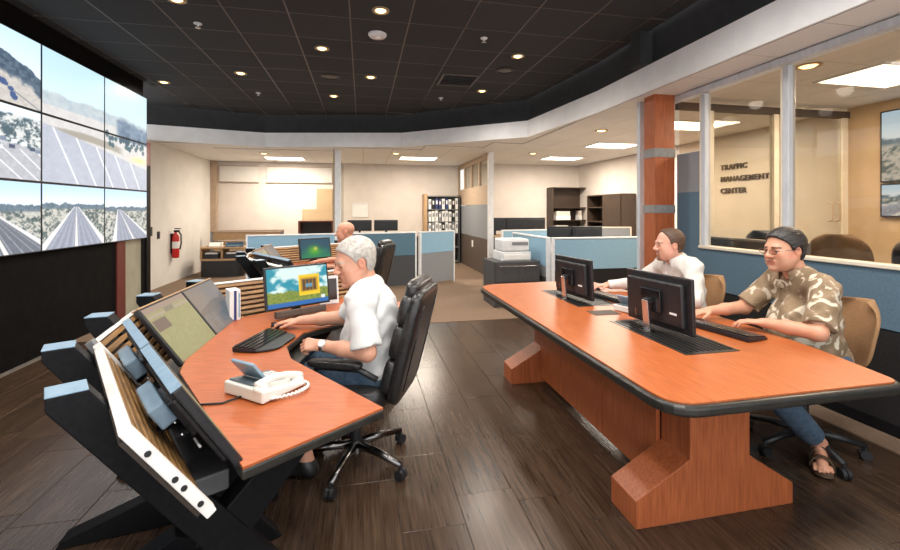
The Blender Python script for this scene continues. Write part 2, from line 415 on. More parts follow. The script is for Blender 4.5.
# right glazed wall
XR = 3.40
wlow = MB().bb(XR, XR + .08, -1.2, 4.08, 0, .68).build('wall_right', M['black_fabric']); structure(wlow, 'black lower panel of the right wall', 'wall')
MB().bb(XR - .008, XR, -1.2, 4.08, 0, .08).build('skirting', M['black_metal'], wlow)
wb = MB().bb(XR, XR + .08, -1.2, 4.08, .69, 1.09).build('wall_right', M['blue_panel']); structure(wb, 'slate blue upper panel of the right wall', 'wall')
for y in (2.84, 1.97, 1.1): MB().bb(XR - .002, XR, y - .004, y + .004, .69, 1.09).build('joint', M['black_plastic'], wb)
wc = MB().bb(XR, XR + .08, 3.76, 4.08, 1.09, 1.67).build('wall_right', M['blue_panel']); structure(wc, 'slate blue tall panel beside the wood pillar', 'wall')
MB().bb(XR, XR + .08, 3.76, 4.08, 1.67, 2.09).build('upper_panel', M['grey_mid'], wc)
tr = MB().bb(XR - .02, XR + .09, -1.2, 3.76, 1.09, 1.12).build('trim_5', M['cream_frame'], bev=.006); structure(tr, 'cream window sill on the blue panel', 'trim')
tr = MB().bb(XR - .02, XR + .07, -1.2, 4.5, 2.675, 2.735).build('trim_6', M['alu'], bev=.006); structure(tr, 'blue-grey aluminium head rail of the glazed wall', 'trim')
for n, y in enumerate((3.68, 2.82, 1.97, 1.10)):
    tr = MB().bb(XR - .012, XR + .06, y + .0, y + .05, 1.12, 2.66).build('trim_%d' % (7 + n), M['alu'], bev=.005)
    MB().bb(XR - .014, XR + .06, y + .05, y + .066, 1.12, 2.66).build('cream_edge', M['cream_frame'], tr)
    structure(tr, ['aluminium mullion beside the blue tall panel', 'aluminium mullion behind the near seated man', 'aluminium mullion at the right picture edge', 'aluminium mullion beyond the picture edge'][n], 'trim')
for n, (y0, y1, z0) in enumerate(((3.77, 4.08, 2.10), (2.91, 3.71, 1.12), (2.04, 2.84, 1.12), (1.17, 1.97, 1.12))):
    wn = MB().bb(XR + .03, XR + .036, y0, y1, z0, 2.66).build('window_%d' % (3 + n), M['glass_tint'])
    structure(wn, ['small transom pane beside the wood pillar', 'tall glass pane showing the wall lettering', 'tall glass pane behind the near seated man', 'glass pane beyond the picture edge'][n], 'window')
# wood pillar
pl = empty('trim_11', (3.25, 4.17, 0)); structure(pl, 'square cherry wood pillar with two grey bands', 'pillar')
MB().bb(-.12, .13, -.08, .10, 0, ZS).build('shaft', M['cherry_side'], pl, bev=.004)
for z0, z1 in ((2.06, 2.157), (1.447, 1.535)): MB().bb(-.125, .135, -.085, .105, z0, z1).build('band', M['grey_steel'], pl)
tr = MB().bb(3.17, 3.23, 4.40, 4.46, 0, ZS).build('trim_12', M['alu'], bev=.005); structure(tr, 'slim aluminium post behind the wood pillar', 'trim')

# storefront in the side room
sf = empty('wall_storefront', (0, 4.2, 0)); structure(sf, 'tan framed glass storefront inside the side room', 'wall')
for x, wd in ((3.93, .07), (4.84, .07), (4.93, .05), (5.88, .08)): MB().bb(x - wd / 2, x + wd / 2, -.03, .03, 0, 2.62).build('frame', M['cream_frame'], sf)
MB().bb(3.5, 5.95, -.03, .03, 2.62, 2.70).build('header', M['brown_panel'], sf)
MB().bb(3.5, 5.95, -.03, .03, 0, .12).build('bottom_rail', M['cream_frame'], sf)
MB().bb(3.98, 4.80, -.004, .004, .12, 2.62).build('pane', M['glass'], sf)
MB().bb(4.96, 5.84, -.004, .004, .12, 2.62).build('pane', M['glass'], sf)
for x in (5.64, 5.75): MB().tube([(x, -.01, 1.34), (x, -.06, 1.36), (x, -.06, 1.56), (x, -.01, 1.58)], .012).build('pull_handle', M['taupe'], sf)
# lettering on the far wall
def text(s, size, loc, rot, m, name, label, parent=None):
    cu = bpy.data.curves.new(name, 'FONT'); cu.body = s; cu.size = size; cu.extrude = .012; cu.space_character = 1.12
    cu.offset = .002
    t = bpy.data.objects.new('t', cu); COL.objects.link(t)
    me = bpy.data.meshes.new_from_object(t.evaluated_get(bpy.context.evaluated_depsgraph_get())); bpy.data.objects.remove(t)
    o = bpy.data.objects.new(name, me); COL.objects.link(o); me.materials.clear(); me.materials.append(m)
    o.location = loc; o.rotation_euler = rot
    if parent: o.parent = parent
    if label: tag(o, label, 'lettering')
    return o
for s_, z, zz in (('TRAFFIC', 2.165, .125), ('MANAGEMENT', 1.965, .122), ('CENTER', 1.765, .125)):
    t = text(s_, zz, (6.085, 6.26, z), (math.pi / 2, 0, -math.pi / 2), M['brown_panel'], 'wall_lettering', {'TRAFFIC': 'brown wall lettering, top line reading TRAFFIC', 'MANAGEMENT': 'brown wall lettering, middle line reading MANAGEMENT', 'CENTER': 'brown wall lettering, bottom line reading CENTER'}[s_])
    t['group'] = 'wall lettering'

# office partition wall with clerestory lights
pw = empty('wall_partition', (2.72, 8.93, 0)); structure(pw, 'banded office partition wall with small high windows', 'wall')
for z0, z1, m in ((0, .83, 'brown_panel'), (.83, 1.61, 'grey_mid'), (1.61, 2.05, 'taupe')): MB().bb(0, .06, .05, 3.05, z0, z1 - .006).build('panel', M[m], pw)
MB().bb(0, .06, .05, 3.05, 2.62, ZS).build('head_rail', M['taupe'], pw)
for k in range(5): MB().bb(0, .06, .05 + .74 * k, .12 + .74 * k, 2.05, 2.62).build('mullion', M['taupe'], pw)
for k in range(4): MB().bb(.02, .03, .12 + .74 * k, .79 + .74 * k, 2.05, 2.62).build('pane', M['glass'], pw)
MB().bb(-.02, .09, -.05, .05, 0, ZS).build('post', M['alu_white'], pw)
MB().bb(-.008, 0, 1.35, 1.47, .56, .72).build('outlet', M['paper'], pw)
gp = empty('wall_glass_partition', (-.50, 9.3, 0)); structure(gp, 'white post and glass partition of the back office', 'wall')
MB().bb(-.06, .06, -.06, .06, 0, ZS).build('post', M['alu_white'], gp)
MB().bb(-.095, -.06, -.05, .05, 1.0, ZS).build('tan_edge', M['taupe'], gp)
MB().bb(-.01, .01, .06, 2.7, 1.05, 2.68).build('pane', M['glass'], gp)

# ================================================================== CEILING FITTINGS
def downlight(x, y, z, label, power, group, r=.064, spot=165, lit=True):
    t = thing('downlight', label, 'downlight', (x, y, z), 0, group)
    MB().lathe([(r + .02, 0), (r + .02, -.008), (r, -.012), (r - .006, 0), (r - .006, .0)], n=20).build('trim_ring', M['rim'], t, smooth=False)
    MB().lathe([(r - .012, -.004), (r - .03, -.016), (.005, -.022)], n=16).build('lamp', M['glow_warm'], t, smooth=True)
    if power: lamp('SPOT', 'ceiling_spot', (x, y, z - .05), power, (1, .92, .83), .10, spot=spot, blend=1.0)
    return t
K = 1.92 / 1.87
DL = [(.17, 4.0, 'recessed downlight in the dark ceiling, at the top edge above the round white detector'),
      (-.45, 5.07, 'recessed downlight in the dark ceiling, just below left of the round white detector'),
      (.12, 6.03, 'recessed downlight in the dark ceiling, right of the dark speaker grille on the left'),
      (-.45, 7.15, 'recessed downlight in the dark ceiling, the lowest one above the white fascia'),
      (1.84, 4.85, 'recessed downlight in the dark ceiling, upper of the two on the right side'),
      (1.83, 6.38, 'recessed downlight in the dark ceiling, lower of the two on the right side'),
      (-2.81, 6.87, 'recessed downlight in the dark ceiling, nearest the video wall corner'),
      (-1.61, 6.21, 'recessed downlight in the dark ceiling, second from the video wall corner'),
      (-1.60, 4.15, 'recessed downlight in the dark ceiling, at the top edge above the video wall')]
for x, y, lb in DL: downlight(x * K, y * K, ZC - .014, lb, 95, 'downlights in the dark ceiling')
for x, y in ((-.6, 2.2), (.9, 2.4), (2.0, 2.6), (-.6, .6), (.9, .6), (2.2, .9), (-1.9, 2.2), (2.0, 1.6), (.2, -.4)):
    lamp('SPOT', 'ceiling_spot', (x, y, ZC - .06), 85, (1, .95, .89), .14, spot=165, blend=1.0)  # unseen spots added as fill over the foreground, no fixtures built
for x, y, lb in ((.74, 9.52, 'small round downlight in the white ceiling, beside the middle light panel'),
                 (-2.14, 10.11, 'small round downlight in the white ceiling, beside the left light panel'),
                 (3.73, 8.9, 'small round downlight in the white ceiling, just right of the partition post'),
                 (3.72, 6.12, 'small round downlight in the white ceiling, left of the wood pillar'),
                 (3.83, 3.01, 'small round downlight in the side room, seen through the glass')):
    downlight(x, y, ZS - .004, lb, 30, 'downlights in the white ceiling', .08)
for x, y, lb, e in ((-1.84, 10.98, 'glowing ceiling light panel over the left back office', 60),
                 (1.34, 10.32, 'glowing ceiling light panel over the binder bookcase aisle', 60),
                 (4.78, 9.61, 'glowing ceiling light panel near the tall dark bookcase', 60),
                 (4.78, 7.49, 'glowing ceiling light panel over the right cubicle', 60),
                 (4.77, 5.5, 'glowing ceiling light panel seen right of the wood pillar', 45),
                 (4.82, 3.09, 'glowing ceiling light panel in the glazed side room', 45)):
    t = thing('light_panel', lb, 'ceiling light', (x, y, ZS), 0, 'light panels in the white ceiling')
    MB().bb(-.46, .46, -.30, -.27, -.02, 0).bb(-.46, .46, .27, .30, -.02, 0).bb(-.46, -.43, -.27, .27, -.02, 0).bb(.43, .46, -.27, .27, -.02, 0).build('frame', M['alu_white'], t)
    MB().bb(-.43, .43, -.27, .27, -.014, -.006).build('diffuser', M['glow_white'], t)
    lamp('AREA', 'light_panel_light', (x, y, ZS - .03), e, (1, .90, .77), .86, .54)
t = thing('smoke_detector', 'round white detector on the dark ceiling', 'detector', (.16 * K, 4.55 * K, ZC - .014))
MB().lathe([(.10, 0), (.10, -.012), (.085, -.03), (.03, -.036), (.005, -.036)], n=24).build('housing', M['alu_white'], t, smooth=True)
MB().lathe([(.03, -.036), (.028, -.046), (.004, -.05)], n=16).build('sensor', M['paper'], t, smooth=True)
for x, y, lb in ((-.43, 6.1, 'dark round speaker grille on the ceiling left of a downlight'), (1.86, 5.37, 'dark round speaker grille on the ceiling right of the square vent')):
    t = thing('ceiling_speaker', lb, 'speaker', (x * K, y * K, ZC - .014), 0, 'speaker grilles in the dark ceiling')
    MB().lathe([(.13, 0), (.13, -.01), (.115, -.014), (.11, -.006)], n=24).build('rim', M['black_plastic'], t)
    MB().lathe([(.11, -.004), (.06, -.012), (.005, -.014)], n=20).build('grille', M['ceil_grid'], t, smooth=True)
t = thing('ceiling_vent', 'dark square air vent in the black ceiling', 'vent', (1.34 * K, 5.92 * K, ZC - .014))
MB().bb(-.27, .27, -.27, -.24, -.012, 0).bb(-.27, .27, .24, .27, -.012, 0).bb(-.27, -.24, -.24, .24, -.012, 0).bb(.24, .27, -.24, .24, -.012, 0).build('frame', M['ceil_grid'], t)
for k in range(7): MB().box((0, -.21 + .07 * k, -.004), (.47, .045, .006), Matrix.Rotation(.4, 3, 'X')).build('louvre', M['black_plastic'], t)
for x, y, lb in ((-1.6, 4.65, 'small sprinkler head in the dark ceiling near the video wall'), (1.29, 4.42, 'small sprinkler head in the dark ceiling, top centre right'), (1.28, 6.92, 'small sprinkler head in the dark ceiling above the white fascia'), (-1.61, 7.21, 'small sprinkler head in the dark ceiling at the left back')):
    t = thing('sprinkler', lb, 'sprinkler', (x * K, y * K, ZC - .014), 0, 'sprinklers in the dark ceiling')
    MB().lathe([(.04, 0), (.04, -.006), (.012, -.01), (.01, -.035)], n=14).build('escutcheon', M['alu_white'], t)
    MB().lathe([(.004, -.035), (.026, -.040), (.026, -.044), (.004, -.046)], n=12).build('deflector', M['chrome'], t)

# ================================================================== SCREENS (content painted per vertex)
def vnoise(u, v, s, seed=0):
    r = np.random.RandomState(seed); g = r.rand(64, 64)
    x = u * s; y = v * s; xi = np.floor(x).astype(int); yi = np.floor(y).astype(int); fx = x - xi; fy = y - yi
    fx = fx * fx * (3 - 2 * fx); fy = fy * fy * (3 - 2 * fy)
    a = g[xi % 64, yi % 64]; b = g[(xi + 1) % 64, yi % 64]; c = g[xi % 64, (yi + 1) % 64]; d = g[(xi + 1) % 64, (yi + 1) % 64]
    return (a * (1 - fx) + b * fx) * (1 - fy) + (c * (1 - fx) + d * fx) * fy
def C3(*c): return np.array(c)[None, :]
def mixc(a, b, t): return a * (1 - t[:, None]) + b * t[:, None]
def sst(a, b, x): t = np.clip((x - a) / (b - a), 0, 1); return t * t * (3 - 2 * t)
def fbm(u, v, s, seed=0): return .5 * vnoise(u, v, s, seed) + .3 * vnoise(u, v, s * 2.1, seed + 1) + .2 * vnoise(u, v, s * 4.3, seed + 2)
def blend_to(c, col, t): return c * (1 - t[:, None]) + np.array(col)[None, :] * t[:, None] if np.ndim(col) == 1 else c * (1 - t[:, None]) + col * t[:, None]
def highway(u, v, seed=0, vx=.5, hz=.66, tilt=0, w0=.03, w1=.5, road=(.52, .54, .60)):
    f = fbm(u, v, 13, seed); f2 = fbm(u, v, 38, seed + 5)
    c = mixc(C3(.86, .91, .95), C3(.70, .82, .93), sst(hz, 1, v))
    land = mixc(C3(.74, .73, .70), C3(.30, .36, .36), sst(.42, .62, f * .45 + f2 * .55))
    c = blend_to(c, land, sst(hz + .004, hz - .004, v))
    tr = hz + .015 + .07 * fbm(u, v * 0, 16, seed + 2)
    c = blend_to(c, mixc(C3(.26, .34, .40), C3(.48, .54, .58), f2), sst(tr + .008, tr - .008, v) * sst(hz - .05, hz - .02, v))
    k = np.clip((hz - v) / hz, 0, 1); hw = w0 + (w1 - w0) * k; cx = vx + tilt * k; q = (u - cx) / np.maximum(hw, 1e-3); on = (v < hz).astype(float)
    c = blend_to(c, (.84, .84, .84), on * sst(1.30, 1.22, np.abs(q)))
    rc = mixc(np.tile(C3(*road), (len(u), 1)), C3(*[a + .08 for a in road]), f2)
    rc = blend_to(rc, (.70, .72, .76), (np.abs((q * 4) % 1 - .5) < .07).astype(float) * .6)
    rc = blend_to(rc, (.42, .43, .46), (np.abs((q * 4 + .5) % 1 - .5) < .12).astype(float) * .25)
    rc = blend_to(rc, (.86, .85, .83), sst(.07, .04, np.abs(q)))
    return blend_to(c, rc, on * sst(1.02, .98, np.abs(q)))
def plaza(u, v):   # one picture spread over four displays
    f = fbm(u, v, 9, 3); f2 = fbm(u, v, 30, 6)
    c = mixc(C3(.78, .86, .88), C3(.70, .82, .88), sst(.55, 1, v))
    c = blend_to(c, mixc(C3(.60, .66, .70), C3(.74, .77, .78), f2), sst(.66, .63, v - .06 * f))
    c = blend_to(c, mixc(C3(.74, .73, .73), C3(.82, .81, .80), f2), sst(.585, .565, v))
    arc = sst(.030, .014, np.abs(v - (.41 - .30 * (u - .28) ** 2)) / (1 + .8 * f)) * sst(.72, .62, u); c = blend_to(c, (.60, .58, .54), arc)
    road = sst(.385, .37, v + .22 * (u - .3)); c = blend_to(c, mixc(C3(.63, .65, .70), C3(.70, .72, .77), f2), road)
    for k in range(5):
        l = sst(.010, .004, np.abs((u - .12 - .16 * k) - (.32 - v) * .45)) * road; c = blend_to(c, (.88, .89, .91), l)
    c = blend_to(c, mixc(C3(.30, .38, .47), C3(.56, .62, .68), f2), sst(.60, .66, u) * sst(.47, .49, v) * sst(.62, .58, v - .08 * f))
    r = np.random.RandomState(4)
    for k in range(30):
        a, b = .50 + r.rand() * .46, .40 + r.rand() * .10
        d = ((u - a) / .018) ** 2 + ((v - b) / .026) ** 2; c = blend_to(c, (.22, .30 + .06 * r.rand(), .38), sst(1.2, .7, d) * .85)
    g = np.exp(-((u - .90) / .10) ** 2 - ((v - .31) / .030) ** 2); c = blend_to(c, (1.0, .80, .55), g)
    return c
def hill(u, v):
    f = fbm(u, v, 8, 8); f2 = fbm(u, v, 28, 9)
    c = mixc(C3(.92, .95, .97), C3(.74, .86, .93), v)
    rdg = .86 - .42 * u + .10 * f
    c = blend_to(c, mixc(C3(.66, .64, .62), C3(.80, .78, .76), f2), sst(rdg + .01, rdg - .01, v))
    c = blend_to(c, mixc(C3(.18, .25, .33), C3(.44, .50, .55), f2), sst(rdg + .01, rdg - .01, v) * sst(rdg - .34, rdg - .26, v - .06 * f))
    c = blend_to(c, (.45, .47, .50), sst(.012, .006, np.abs(v - (.55 - .55 * u))))
    r = np.random.RandomState(2)
    for k in range(13):
        a, b = .42 + .022 * k + r.rand() * .06, .36 - .026 * k + r.rand() * .08
        d = ((u - a) / .035) ** 2 + ((v - b) / .032) ** 2; c = blend_to(c, (.24, .33, .50), sst(1.2, .7, d))
    return c
def street(u, v):
    f = fbm(u, v, 9, 12); f2 = fbm(u, v, 26, 13)
    c = mixc(C3(.60, .61, .64), C3(.72, .73, .75), f2)
    c = blend_to(c, mixc(C3(.26, .34, .38), C3(.80, .81, .80), sst(.40, .60, f2 * .6 + f * .4)), sst(.40, .44, v - .10 * f))
    c = blend_to(c, (.84, .89, .92), sst(.84, .88, v - .05 * f))
    for k in range(4):
        l = sst(.014, .006, np.abs((u - .35 - .2 * k) - (.42 - v) * 1.0)) * sst(.44, .40, v); c = blend_to(c, (.90, .90, .91), l)
    r = np.random.RandomState(5)
    for k in range(16):
        a, b = .15 + .85 * r.rand(), .38 + r.rand() * .24
        d = np.maximum(np.abs(u - a) / .035, np.abs(v - b) / .028); c = blend_to(c, [(.88, .90, .92), (.22, .28, .38), (.45, .50, .58)][k % 3], sst(1.1, .8, d))
    return c
def desktop_bus(u, v):
    f = fbm(u, v, 5, 21); f2 = fbm(u, v, 30, 24)
    c = mixc(np.tile(C3(.05, .42, .52), (len(u), 1)), C3(.80, .93, .90), sst(.40, .66, f + .10 * (u - .2)))
    c = blend_to(c, mixc(C3(.10, .28, .08), C3(.55, .52, .12), f2), sst(.36, .32, v - .10 * fbm(u, v * 0, 9, 3)))
    c = blend_to(c, (.06, .25, .55), sst(.12, .10, v))
    c = blend_to(c, (.96, .70, .06), ((u > .50) & (u < .86) & (v > .24) & (v < .78)).astype(float))
    c = blend_to(c, (.70, .45, .04), ((u > .53) & (u < .83) & (v > .32) & (v < .70)).astype(float))
    c = blend_to(c, mixc(C3(.26, .16, .06), C3(.12, .09, .06), f2), ((u > .56) & (u < .80) & (v > .36) & (v < .66)).astype(float))
    c = blend_to(c, (.20, .45, .58), sst(1.1, .9, np.maximum(np.abs(u - .68) / .06, np.abs(v - .49) / .05)))
    for k in range(5): c = blend_to(c, (.50, .30, .05), sst(1.1, .8, np.abs(u - .56 - .06 * k) / .006) * ((v > .36) & (v < .66)))
    return blend_to(c, (.88, .93, .95), sst(1.1, .8, np.maximum(np.abs(u - .91) / .035, np.abs(v - .15) / .045)))
def desktop_green(u, v):
    n = vnoise(u, v, 6, 31)
    c = mixc(np.tile(C3(.02, .28, .36), (len(u), 1)), C3(.10, .48, .34), sst(.9, .1, v + .3 * n))
    g = np.exp(-((u - .45) / .2) ** 2 - ((v - .4) / .25) ** 2); c = c * (1 - g[:, None] * .8) + C3(.42, .72, .12) * g[:, None] * .8
    g = np.exp(-((u - .5) / .06) ** 2 - ((v - .5) / .1) ** 2); c = c * (1 - g[:, None]) + C3(.8, .75, .3) * g[:, None]
    return c
def panel_yellow(u, v):
    n2 = vnoise(u, v, 40, 41)
    c = mixc(C3(.30, .27, .105), C3(.36, .33, .14), n2)
    m = v > .90; c[m] = (.34, .24, .17)
    m = (v > .82) & (v < .86); c[m] = (.40, .31, .22)
    m = (u > .02) & (u < .32) & (v > .56) & (v < .76); c[m] = (.16, .10, .07)
    m = (u > .40) & (u < .62) & (v > .80) & (v < .90); c[m] = (.22, .19, .12)
    for k in range(5):
        m = (np.abs(u - .35 - .12 * k) < .01) & (np.abs(v - .3 - .07 * (k % 3)) < .01); c[m] = (.5, .45, .2)
    return c
def panel_grey(u, v):
    n2 = vnoise(u, v, 40, 51); n = vnoise(u, v, 5, 52)
    c = mixc(C3(.22, .17, .135), C3(.15, .14, .14), sst(.2, .8, u + .3 * n))
    b = (np.abs((v * 22) % 1 - .5) < .2) & (u < .35) & (v < .42) & (n2 > .4); c[b] = (.26, .24, .22)
    m = (u > .45) & (v < .5) & (n > .45); c[m] = (.10, .12, .14)
    return c
def screen_mesh(name, w, h, fn, material, parent, x=0.0, nu=72, u0=0, u1=1, v0=0, v1=1, gam=2.2):
    """vertical screen in the local YZ plane facing +X; picture left is +Y"""
    nv = max(12, int(nu * h / w))
    uu, vv = np.meshgrid(np.linspace(0, 1, nu + 1), np.linspace(0, 1, nv + 1))
    u = uu.ravel(); v = vv.ravel()
    co = np.stack([np.full_like(u, x), (u - .5) * w, (v - .5) * h], 1)
    i = np.arange((nu + 1) * nv).reshape(nv, nu + 1)[:, :-1].ravel()
    q = np.stack([i, i + 1, i + nu + 2, i + nu + 1], 1)
    me = bpy.data.meshes.new(name); me.from_pydata(co.tolist(), [], q.tolist())
    c = np.clip(fn(u0 + (u1 - u0) * u, v0 + (v1 - v0) * v), 0, 1) ** (1.0 if fn in (panel_yellow, panel_grey) else 1.4 if fn is desktop_bus else gam)
    a = me.color_attributes.new('Col', 'FLOAT_COLOR', 'POINT')
    a.data.foreach_set('color', np.concatenate([np.clip(c, 0, 1), np.ones((len(c), 1))], 1).astype(np.float32).ravel())
    me.materials.append(material)
    o = bpy.data.objects.new(name, me); COL.objects.link(o); o.parent = parent
    return o
# video wall: screens face +X; seen from the room picture-right is +Y
YE = [3.94, 5.005, 6.072, 7.14]; ZE = [1.06, 1.757, 2.453, 3.15]
VW = {(0, 2): (hill, None, 'video wall display showing a hillside road and dark trees'),
      (0, 1): (street, None, 'video wall display showing a street with many parked cars'),
      (0, 0): (lambda u, v: highway(u, v, 60, .35, .62, .25, .04, .5, (.36, .38, .42)), None, 'video wall display in the lowest row, cut by the left picture edge'),
      (1, 0): (lambda u, v: highway(u, v, 70, .5, .66, 0, .03, .46), None, 'video wall display in the lowest row showing a wide straight highway'),
      (2, 0): (lambda u, v: highway(u, v, 80, .3, .62, .35, .03, .4), None, 'video wall display in the lowest row, nearest the black door post'),
      (1, 2): (plaza, (0, .5, .5, 1), 'video wall display showing pale sky, left of the top corner display'),
      (2, 2): (plaza, (.5, 1, .5, 1), 'video wall display in the top corner showing sky above trees'),
      (1, 1): (plaza, (0, .5, 0, .5), 'video wall display showing a curved pavement, middle row centre'),
      (2, 1): (plaza, (.5, 1, 0, .5), 'video wall display with an orange glow, middle row right end')}
for (i, k), (fn, uvr, lb) in VW.items():
    y0, y1, z0, z1 = YE[i], YE[i + 1], ZE[k], ZE[k + 1]
    t = thing('video_wall_display', lb, 'display', (-3.20, (y0 + y1) / 2, z0), 0, 'video wall displays')
    w_, h_ = y1 - y0 - .004, z1 - z0 - .004
    MB().box((.025, 0, h_ / 2 + .002), (.05, w_, h_)).build('bezel', M['black_plastic'], t)
    b_ = .010
    r_ = uvr or (0, 1, 0, 1)
    s_ = screen_mesh('screen', w_ - 2 * b_, h_ - 2 * b_, fn, M['wallscreen'], t, .0, 150, *r_)
    s_.location = (.052, 0, h_ / 2 + .002)
# screens added to imitate the video wall's reflection in the side room glass (facing -X)
for z0, z1, fn, lb in ((1.80, 2.62, lambda u, v: highway(u, v, 90, .6, .55, .2), 'upper screen imitating the video wall reflection in the side room glass, showing sky'), (1.40, 1.78, lambda u, v: highway(u, v, 95, .4, .6, -.3), 'lower screen imitating the video wall reflection in the side room glass, showing a road')):
    t = thing('reflection_screen', lb, 'display', (5.95, 3.22, z0), math.pi, 'reflection screens in the side room')
    MB().box((.02, 0, (z1 - z0) / 2), (.04, 1.22, z1 - z0)).build('bezel', M['black_plastic'], t)
    screen_mesh('screen', 1.19, z1 - z0 - .03, fn, M['screen'], t, 0, 60).location = (.042, 0, (z1 - z0) / 2)

# ================================================================== RIGHT TABLE
def rounded(poly, rad, n=6):
    out = []; k = len(poly)
    for i in range(k):
        p0, p, p1 = Vector(poly[i - 1]), Vector(poly[i]), Vector(poly[(i + 1) % k])
        r = rad[i] if isinstance(rad, (list, tuple)) else rad
        if r <= 0: out.append(tuple(p)); continue
        a = (p0 - p).normalized(); b = (p1 - p).normalized()
        s, e = p + a * r, p + b * r
        for j in range(n + 1):
            t = j / n; out.append(tuple(s * (1 - t) ** 2 + p * 2 * t * (1 - t) + e * t ** 2))
    return out
def offset(poly, d):
    out = []; k = len(poly)
    a = sum(poly[i][0] * poly[(i + 1) % k][1] - poly[(i + 1) % k][0] * poly[i][1] for i in range(k)); sg = 1 if a > 0 else -1
    for i in range(k):
        p0, p, p1 = Vector(poly[i - 1]), Vector(poly[i]), Vector(poly[(i + 1) % k])
        d0 = (p - p0).normalized(); d1 = (p1 - p).normalized()
        n = (Vector((d0.y, -d0.x)) + Vector((d1.y, -d1.x)))
        if n.length < 1e-6: n = Vector((d0.y, -d0.x))
        n.normalize(); out.append(tuple(p + n * d * sg))
    return out
TO = (1.75, 2.75)
tb = [(1.15, 1.40), (2.27, 1.40), (2.36, 1.75), (2.42, 2.2), (2.44, 2.75), (2.42, 3.3), (2.30, 4.10), (1.12, 4.05)]
tb = [(x - TO[0], y - TO[1]) for x, y in tb]
tb = rounded(tb, [.13, .05, .1, .1, .1, .1, .1, .22])
ta = thing('meeting_table', 'long cherry wood table with dark rounded edge and flared trestle feet', 'table', (*TO, 0))
MB().prism(tb, .722, .742).build('tabletop', M['cherry'], ta)
MB().prism(offset(tb, .022), .690, .735).build('edge_band', M['edge_dark'], ta, bev=.014, seg=3)
for y0, y1 in ((1.75, 1.95), (3.42, 3.62)):
    prof = [(1.24, 0), (2.13, 0), (2.13, .105), (1.87, .27), (1.87, .69), (1.53, .69), (1.53, .29), (1.24, .13)]
    MB().plate([(x - TO[0], z) for x, z in prof], (0, y0 - TO[1], 0), (1, 0, 0), (0, 0, 1), (0, 1, 0), y1 - y0).build('trestle', M['cherry_side'], ta, bev=.003)
for y0, y1 in ((1.95, 2.455), (2.465, 3.025), (3.035, 3.42)):
    MB().bb(1.50 - TO[0], 1.525 - TO[0], y0 - TO[1], y1 - TO[1], .05, .70).build('modesty_panel', M['cherry_side'], ta, bev=.002)
MB().bb(1.53 - TO[0], 1.56 - TO[0], -.8, .67, .06, .70).build('core_panel', M['black_plastic'], ta)
for y0, y1 in ((1.87, 2.55), (2.97, 3.65)):
    w_ = MB().bb(1.61 - TO[0], 1.94 - TO[0], y0 - TO[1], y1 - TO[1], .740, .7445).build('wire_tray_lid', M['edge_dark'], ta)
    for k in range(9): MB().bb(1.63 - TO[0] + .034 * k, 1.65 - TO[0] + .034 * k, y0 + .03 - TO[1], y1 - .03 - TO[1], .7445, .7465).build('rib', M['black_metal'], w_)
MB().bb(1.60 - TO[0], 1.80 - TO[0], 2.70 - TO[1], 2.83 - TO[1], .740, .7445).build('grommet_plate', M['brown_panel'], ta)

# ================================================================== MONITORS
def monitor(name, label, w, h, fn, loc, az, tilt=0.0, stand=None, group=None, nu=56, bez=.016, backmat='black_plastic', parts=True, powered=True):
    """root at the lower edge of the panel; the screen faces local +X"""
    t = thing(name, label, 'monitor', loc, 0, group); t.rotation_euler = (0, -tilt, az)
    MB().box((0, 0, h / 2), (.026, w, h)).build('bezel', M[backmat], t, bev=.006)
    if powered: screen_mesh('screen', w - 2 * bez, h - 2 * bez, fn, M['screen'], t, 0, nu).location = (.0145, 0, h / 2)
    else: MB().box((.0135, 0, h / 2), (.002, w - 2 * bez, h - 2 * bez)).build('screen', M['black_gloss'], t)
    rc_ = .036 if stand == 'post' else .018
    MB().box((-.010 - rc_ / 2, 0, h * .5), (rc_, w * .84, h * .78)).build('rear_cover', M[backmat], t, bev=min(.012, rc_ * .4), seg=3)
    if parts:
        b = MB().box((-.010 - rc_ - .010, 0, h * .52), (.022, w * .30, h * .42)).build('mount_block', M['black_gloss'], t, bev=.004)
        for s in (-1, 1):
            for q in (-1, 1): MB().cyl((-.062, s * .05, h * .52 + q * .05), (-.066, s * .05, h * .52 + q * .05), .006, n=8).build('screw', M['chrome'], b)
        MB().box((-.045, -w * .30, h * .35), (.006, .05, .012)).build('port', M['paper'], t)
        MB().box((-.045, w * .28, h * .2), (.006, .012, .05)).build('port', M['dark_chrome'], t)
    if stand == 'post':
        MB().plate([(-.026, 0), (.026, 0), (.022, .19), (-.022, .19)], (-.10, 0, -.015), (0, 1, 0), (-.06, 0, 1), (1, 0, 0), .016).build('stand_post', M['chrome'], t, bev=.004)
        MB().box((-.085, 0, .168), (.045, .04, .03)).build('stand_head', M['black_plastic'], t, bev=.003)
        MB().lathe([(.045, -.016), (.045, -.010), (.03, -.006)], (-.10, 0, 0), 18).build('stand_foot', M['dark_chrome'], t)
    if stand == 'foot':
        MB().box((-.05, 0, -.03), (.05, .05, .14)).build('stand_neck', M['black_plastic'], t, bev=.004)
        MB().box((-.02, 0, -.092), (.17, .26, .014)).build('stand_foot', M['black_plastic'], t, bev=.005)
    return t
HR = face((.98, .12))
def spreadsheet(u, v):
    n2 = vnoise(u, v, 40, 61); c = mixc(C3(.55, .60, .66), C3(.75, .78, .8), n2); c[v > .88] = (.1, .2, .4); return c
monitor('monitor', 'black monitor on the table in front of the man in the patterned shirt', .51, .325, spreadsheet, (1.80, 2.31, .765), HR, .05, 'post', 'monitors on the cherry table', nu=30)
monitor('monitor', 'black monitor at the far end of the table by the cubicle', .50, .32, spreadsheet, (1.74, 3.27, .765), HR, .05, 'post', 'monitors on the cherry table', nu=30)

